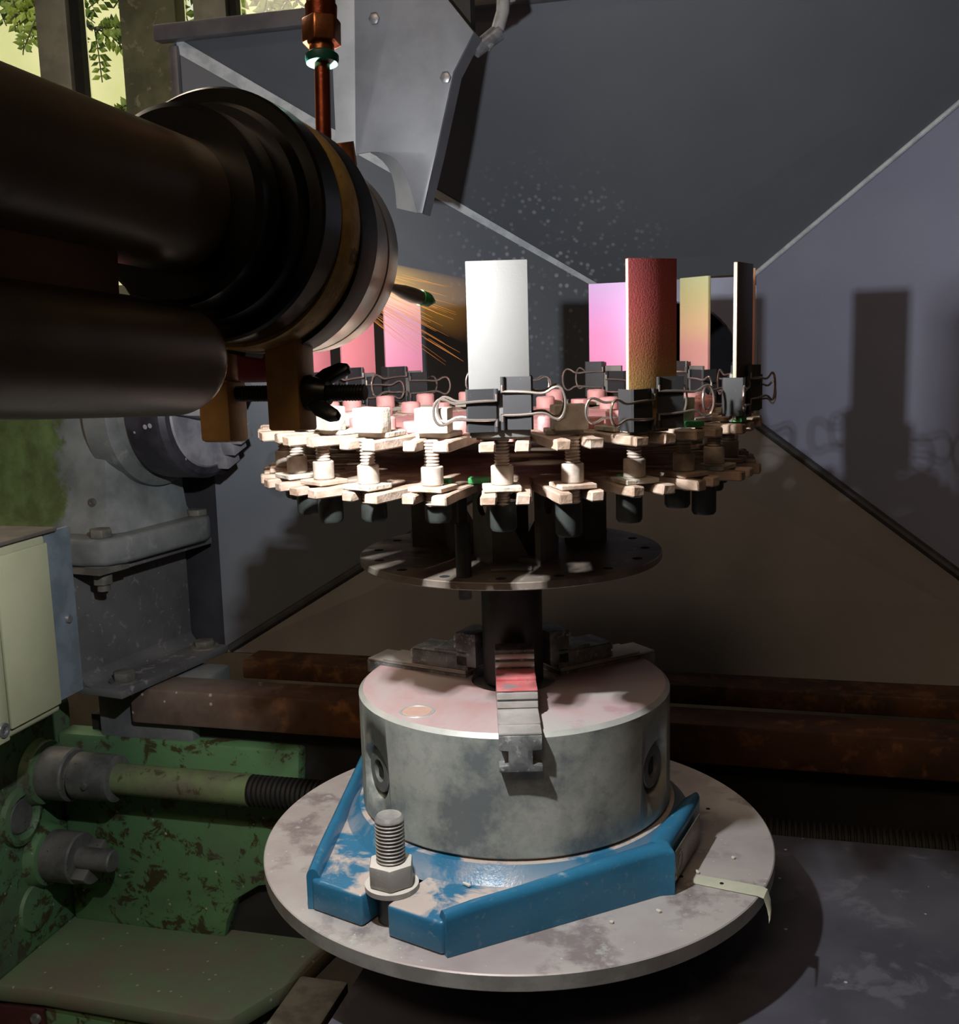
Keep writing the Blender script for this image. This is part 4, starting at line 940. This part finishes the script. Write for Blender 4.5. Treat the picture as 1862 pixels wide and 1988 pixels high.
# ------------------------------------------------------------------ plasma torch
TNOSE = TN
def torch():
    TN = Vector((-.0831, -.4324, .4401)); K = 1.24            # drawn at this spot, then set to its real size
    MB.PRE = Matrix.Translation(TNOSE) @ Matrix.Scale(K, 4) @ Matrix.Translation(-TN)
    e = Vector((.9506, -.3105, 0)).normalized(); up = e.cross(TD) if e.cross(TD).z > 0 else TD.cross(e)
    TT = axis_T(TN, TD)
    t = thing('plasma_torch', 'dark plasma spray torch with black collar and brass clamp ring at upper left', 'torch', TNOSE+Vector((0, 0, -.09)))
    MB(TT).lathe([(-.62, 0), (-.62, .0195), (-.084, .0195), (-.084, 0)], 64).build('barrel', 'torch_tube', t)
    MB(TT).lathe([(-.090, 0), (-.090, .0275), (-.0885, .0293), (-.0795, .0296), (-.0775, .0285), (-.0770, .0262), (-.0740, .0262), (-.0735, .0325), (-.0705, .0335), (-.0690, .0340), (-.0690, .0380), (-.0680, .0388), (-.0570, .0388), (-.0560, .0378), (-.0560, 0)], 96).build('collar', 'torch_black', t)
    def low(z): return Matrix.Translation((0, 0, -z)) @ TT
    MB(low(.0015)).lathe([(-.0562, 0), (-.0562, .0384), (-.0550, .0392), (-.0440, .0392), (-.0430, .0384), (-.0430, 0)], 96).build('clamp_ring', 'brass', t)
    # rubber band, open at the bottom
    vs = []; fs = []; n = 80; prof = [(-.0432, .0380), (-.0432, .0396), (-.0320, .0400), (-.0310, .0394), (-.0310, .0380)]
    e2 = TT.inverted().to_3x3() @ Vector((0, 0, -1)); a0 = math.atan2(e2.y, e2.x); gap = math.radians(16)
    for i in range(n+1):
        a = a0+gap*.4+(2*PI-gap)*i/n
        vs += [(r_*math.cos(a), r_*math.sin(a), z_) for z_, r_ in prof]
    k = len(prof)
    for i in range(n):
        for j in range(k): fs.append((i*k+j, i*k+(j+1) % k, i*k+k+(j+1) % k, i*k+k+j))
    fs += [tuple(range(k)), tuple(range(n*k, n*k+k))]
    MB(low(.0028)).add(vs, fs).build('rubber_band', 'band', t)
    MB(low(.0045)).lathe([(-.0435, 0), (-.0435, .0366), (-.0300, .0366), (-.0285, .0356), (-.0120, .0352), (-.0115, .0344), (-.0105, .0352), (-.0015, .0348), (.0010, .0336), (.0015, .0320), (.0010, .012), (-.0060, .004), (-.0060, 0)], 96).build('nose', 'nose', t)
    # second barrel below with domed end
    T2 = axis_T(Vector((-.1335, -.5904, .4054)), TD)
    dome = [(.068+.013*math.sin(a), .0055+.0110*math.cos(a)) for a in [math.radians(v) for v in range(0, 91, 10)]]
    MB(T2).lathe([(-.32, 0), (-.32, .0165)]+dome+[(.081, 0)], 56).build('lower_barrel', 'torch_tube', t)
    MB(frame_T(Vector((-.1335, -.575, .4275)), e, TD, up)).box(-.010, .010, -.10, .026, -.012, .012).build('barrel_bridge', 'clampblock', t, bevel=.002)
    # clamp lugs under the ring with bolt and wing nut
    LT = frame_T(Vector((-.0862, -.4765, .3930)), e, TD, Vector((0, 0, 1)))
    a = MB(LT).box(-.0060, .0060, -.0065, .0065, -.0175, .0155).build('lug', 'lug', t, bevel=.0012)
    MB(LT).box(-.0050, .0062, -.0055, .0075, .0140, .0240).build('lug_neck', 'brass', a, bevel=.003)
    b = MB(LT).box(-.0325, -.0205, -.0065, .0065, -.0215, -.0005).build('lug', 'lug', t, bevel=.0018)
    MB(LT).box(-.0300, -.0230, .0000, .0060, -.0010, .0230).build('lug_neck', 'lug', b, bevel=.001)
    pr = [(-.030, 0)]; z = -.030
    while z < .0265: pr += [(z, .0024), (z+.0003, .0024), (z+.0006, .0028), (z+.0008, .0028)]; z += .0011
    pr += [(z, .0024), (z, 0)]
    AX = LT @ Matrix.Translation((0, 0, -.0050)) @ Matrix.Rotation(PI/2, 4, 'Y')
    MB(AX).lathe(pr, 18).build('clamp_bolt', 'blackbolt', t)
    w = MB(AX).lathe([(.0062, 0), (.0062, .0060), (.0075, .0062), (.0115, .0048), (.0140, .0040), (.0140, 0)], 24).build('wing_nut', 'blackbolt', t)
    for sg in (-1, 1):
        ang = math.radians(150 if sg > 0 else -35)
        Tw = AX @ Matrix.Rotation(ang, 4, 'Z') @ Matrix(((1, 0, 0, 0), (0, 0, 1, 0), (0, 1, 0, 0), (0, 0, 0, 1)))
        MB(Tw).prism([(.002, .0068), (.0045, .0066), (.0085, .0105), (.0110, .0160), (.0106, .0195), (.0080, .0200), (.0058, .0165), (.0030, .0125)], -.0017, .0017).build('wing', 'blackbolt', w, bevel=.0009)
    # powder injector with green tip
    p0, p1, p2, p3 = Vector((-.0600, -.4385, .4262)), Vector((-.0541, -.4320, .4240)), Vector((-.0470, -.4230, .4213)), Vector((-.0392, -.4130, .4190))
    i = MB().tube([p0, p1, p1.lerp(p2, .5), p2, p2.lerp(p3, .6)], [.0022, .0016, .0026, .0030, .0026], 14).build('injector', 'nose', t)
    MB().tube([p2.lerp(p3, .35), p2.lerp(p3, .7), p3], [.0031, .0027, .0007], 12).build('tip', 'greentip', i)
    MB().cyl(Vector((-.0700, -.4240, .4690)), Vector((-.0708, -.4255, .4775)), .0042, n=18).build('port', 'brassfit', t)
    # copper feed line and fitting from above
    f = thing('copper_feed_line', 'copper feed pipe with hex brass fitting and teal collar above the torch', 'pipe', MB.PRE @ Vector((-.0775, -.424, .478)))
    c0, c1 = Vector((-.0778, -.4281, .4655)), Vector((-.0774, -.4218, .5074)); ax = (c1-c0).normalized()
    MB().cyl(c0, c1+ax*.004, .0029, n=20).build('pipe', 'copper', f)
    T = axis_T(c1, ax)
    MB(T).lathe([(-.0012, .0029), (-.0012, .0058), (.0002, .0062), (.0018, .0062), (.0028, .0050), (.0028, .0029)], 32, closed=True).build('release_collar', 'teal', f)
    h = MB(T).lathe([(.0024, 0), (.0024, .0046), (.0060, .0046), (.0060, 0)], 28).build('fitting_body', 'brassfit', f)
    MB(T).prism(hexprof(.0074, 6, .35), .0058, .0150).build('hex', 'brassfit', h, bevel=.0008)
    MB(T).lathe([(.0150, 0), (.0150, .0058), (.0200, .0060), (.0205, .0054), (.060, .0054), (.060, 0)], 28).build('socket_tube', 'copper', h)
    # red hose behind the lugs
    tag(MB().tube([Vector((-.155, -.440, .400)), Vector((-.120, -.440, .3985)), Vector((-.094, -.446, .3985))], .0078, 20).build('red_hose', 'redhose'), 'dull red hose between the lower barrel and the brass clamp', 'hose')
    MB.PRE = None
torch()

# ------------------------------------------------------------------ plasma jet and sparks
def jet():
    k = NT('plasma_core'); em = k.n('ShaderNodeEmission'); em.inputs[0].default_value = (.9, .95, 1, 1); em.inputs[1].default_value = 12
    k.l(em.outputs[0], k.t.nodes['Material Output'].inputs[0]); M['core'] = k.m; k.m.cycles.emission_sampling = 'NONE'
    j = thing('plasma_jet', 'glowing plasma jet leaving the torch nose', 'flame', ARC)
    TT = axis_T(TN, TD)
    MB(axis_T(ARC, TD)).lathe([(-.034, 0), (-.034, .0022), (-.010, .0030), (.006, .0016), (.010, 0)], 20).build('core', 'core', j)
    k = NT('spray_glow'); sx = k.n('ShaderNodeSeparateXYZ'); k.l(k.tc.outputs['Generated'], sx.inputs[0])
    v = k.n('ShaderNodeEmission'); 
    g = k.n('ShaderNodeNewGeometry')
    d = k.n('ShaderNodeVectorMath', operation='DISTANCE'); k.l(g.outputs['Position'], d.inputs[0]); st = Vector((-.066, -.245, .440)); d.inputs[1].default_value = st
    k.l(k.ramp(d.outputs['Value'], [(.0, (1, .62, .12, 1)), (.10, (1, .30, .04, 1))]), v.inputs[0])
    k.l(k.math('MULTIPLY', k.ramp(d.outputs['Value'], [(.0, 1.0), (.03, .3), (.075, .0)]), 22.0), v.inputs[1])
    k.l(v.outputs[0], k.t.nodes['Material Output'].inputs['Volume']); k.t.nodes.remove(k.b); M['glow'] = k.m
    a = ARC+TD*.004; b = Vector((-.016, -.190, .416))
    MB(axis_T(a, b-a)).lathe([(0, 0), (.001, .004), ((b-a).length*.5, .012), ((b-a).length, .020), ((b-a).length+.0001, 0)], 24).build('spray_plume', 'glow', j)
    k = NT('spark_glow'); em = k.n('ShaderNodeEmission'); em.inputs[0].default_value = (1, .34, .07, 1); em.inputs[1].default_value = .9
    k.l(em.outputs[0], k.t.nodes['Material Output'].inputs[0]); M['spark'] = k.m; k.m.cycles.emission_sampling = 'NONE'
    r = random.Random(9); m = MB()
    for _ in range(110):
        u = r.random(); tgt = Vector((r.uniform(-.046, -.029), -.190, .435-.052*u**.8+r.gauss(0, .004)))
        s = ARC+Vector((r.gauss(0, .002), 0, r.gauss(0, .002))); q = r.uniform(.12, .78); ln = r.uniform(.15, .45)
        p0 = s.lerp(tgt, q); p1 = s.lerp(tgt, min(q+ln, .985)); rr_ = r.uniform(.00006, .00014)
        m.tube([p0, p0.lerp(p1, .5), p1], [rr_*.4, rr_, rr_*.3], 4)
    for _ in range(0):
        c = Vector((-.04, -.26, .41))+Vector((r.gauss(0, .02), r.gauss(0, .03), r.gauss(0, .012))); d_ = Vector((.3, .6, r.uniform(-.5, .1)))*.012
        m.tube([c, c+d_], .00007, 4)
    o = m.build('spark_spray', 'spark', smooth=False); tag(o, 'fan of thin orange sparks flying from torch to white plate', 'sparks', kind='stuff')
jet()

# lamp housings; the one behind the viewer is added for fill light
def room_fill_lamp():
    t = thing('room_fill_lamp', 'added warm fill lamp over the workshop', 'lamp', L(-.2, -1.85, 1.94))
    MB(LM).box(-.85, .45, -2.15, -1.55, 1.95, 1.999).build('housing', 'frame', t, bevel=.004)
    t = thing('room_fill_lamp', 'warm ceiling strip lamp near the window', 'lamp', L(-1.7, .9, 1.94))
    MB(LM).box(-2.35, -1.05, .60, 1.20, 1.95, 1.999).build('housing', 'frame', t, bevel=.004)
room_fill_lamp()
lamp.rotation_euler = lamp2.rotation_euler = (0, 0, -YAW)
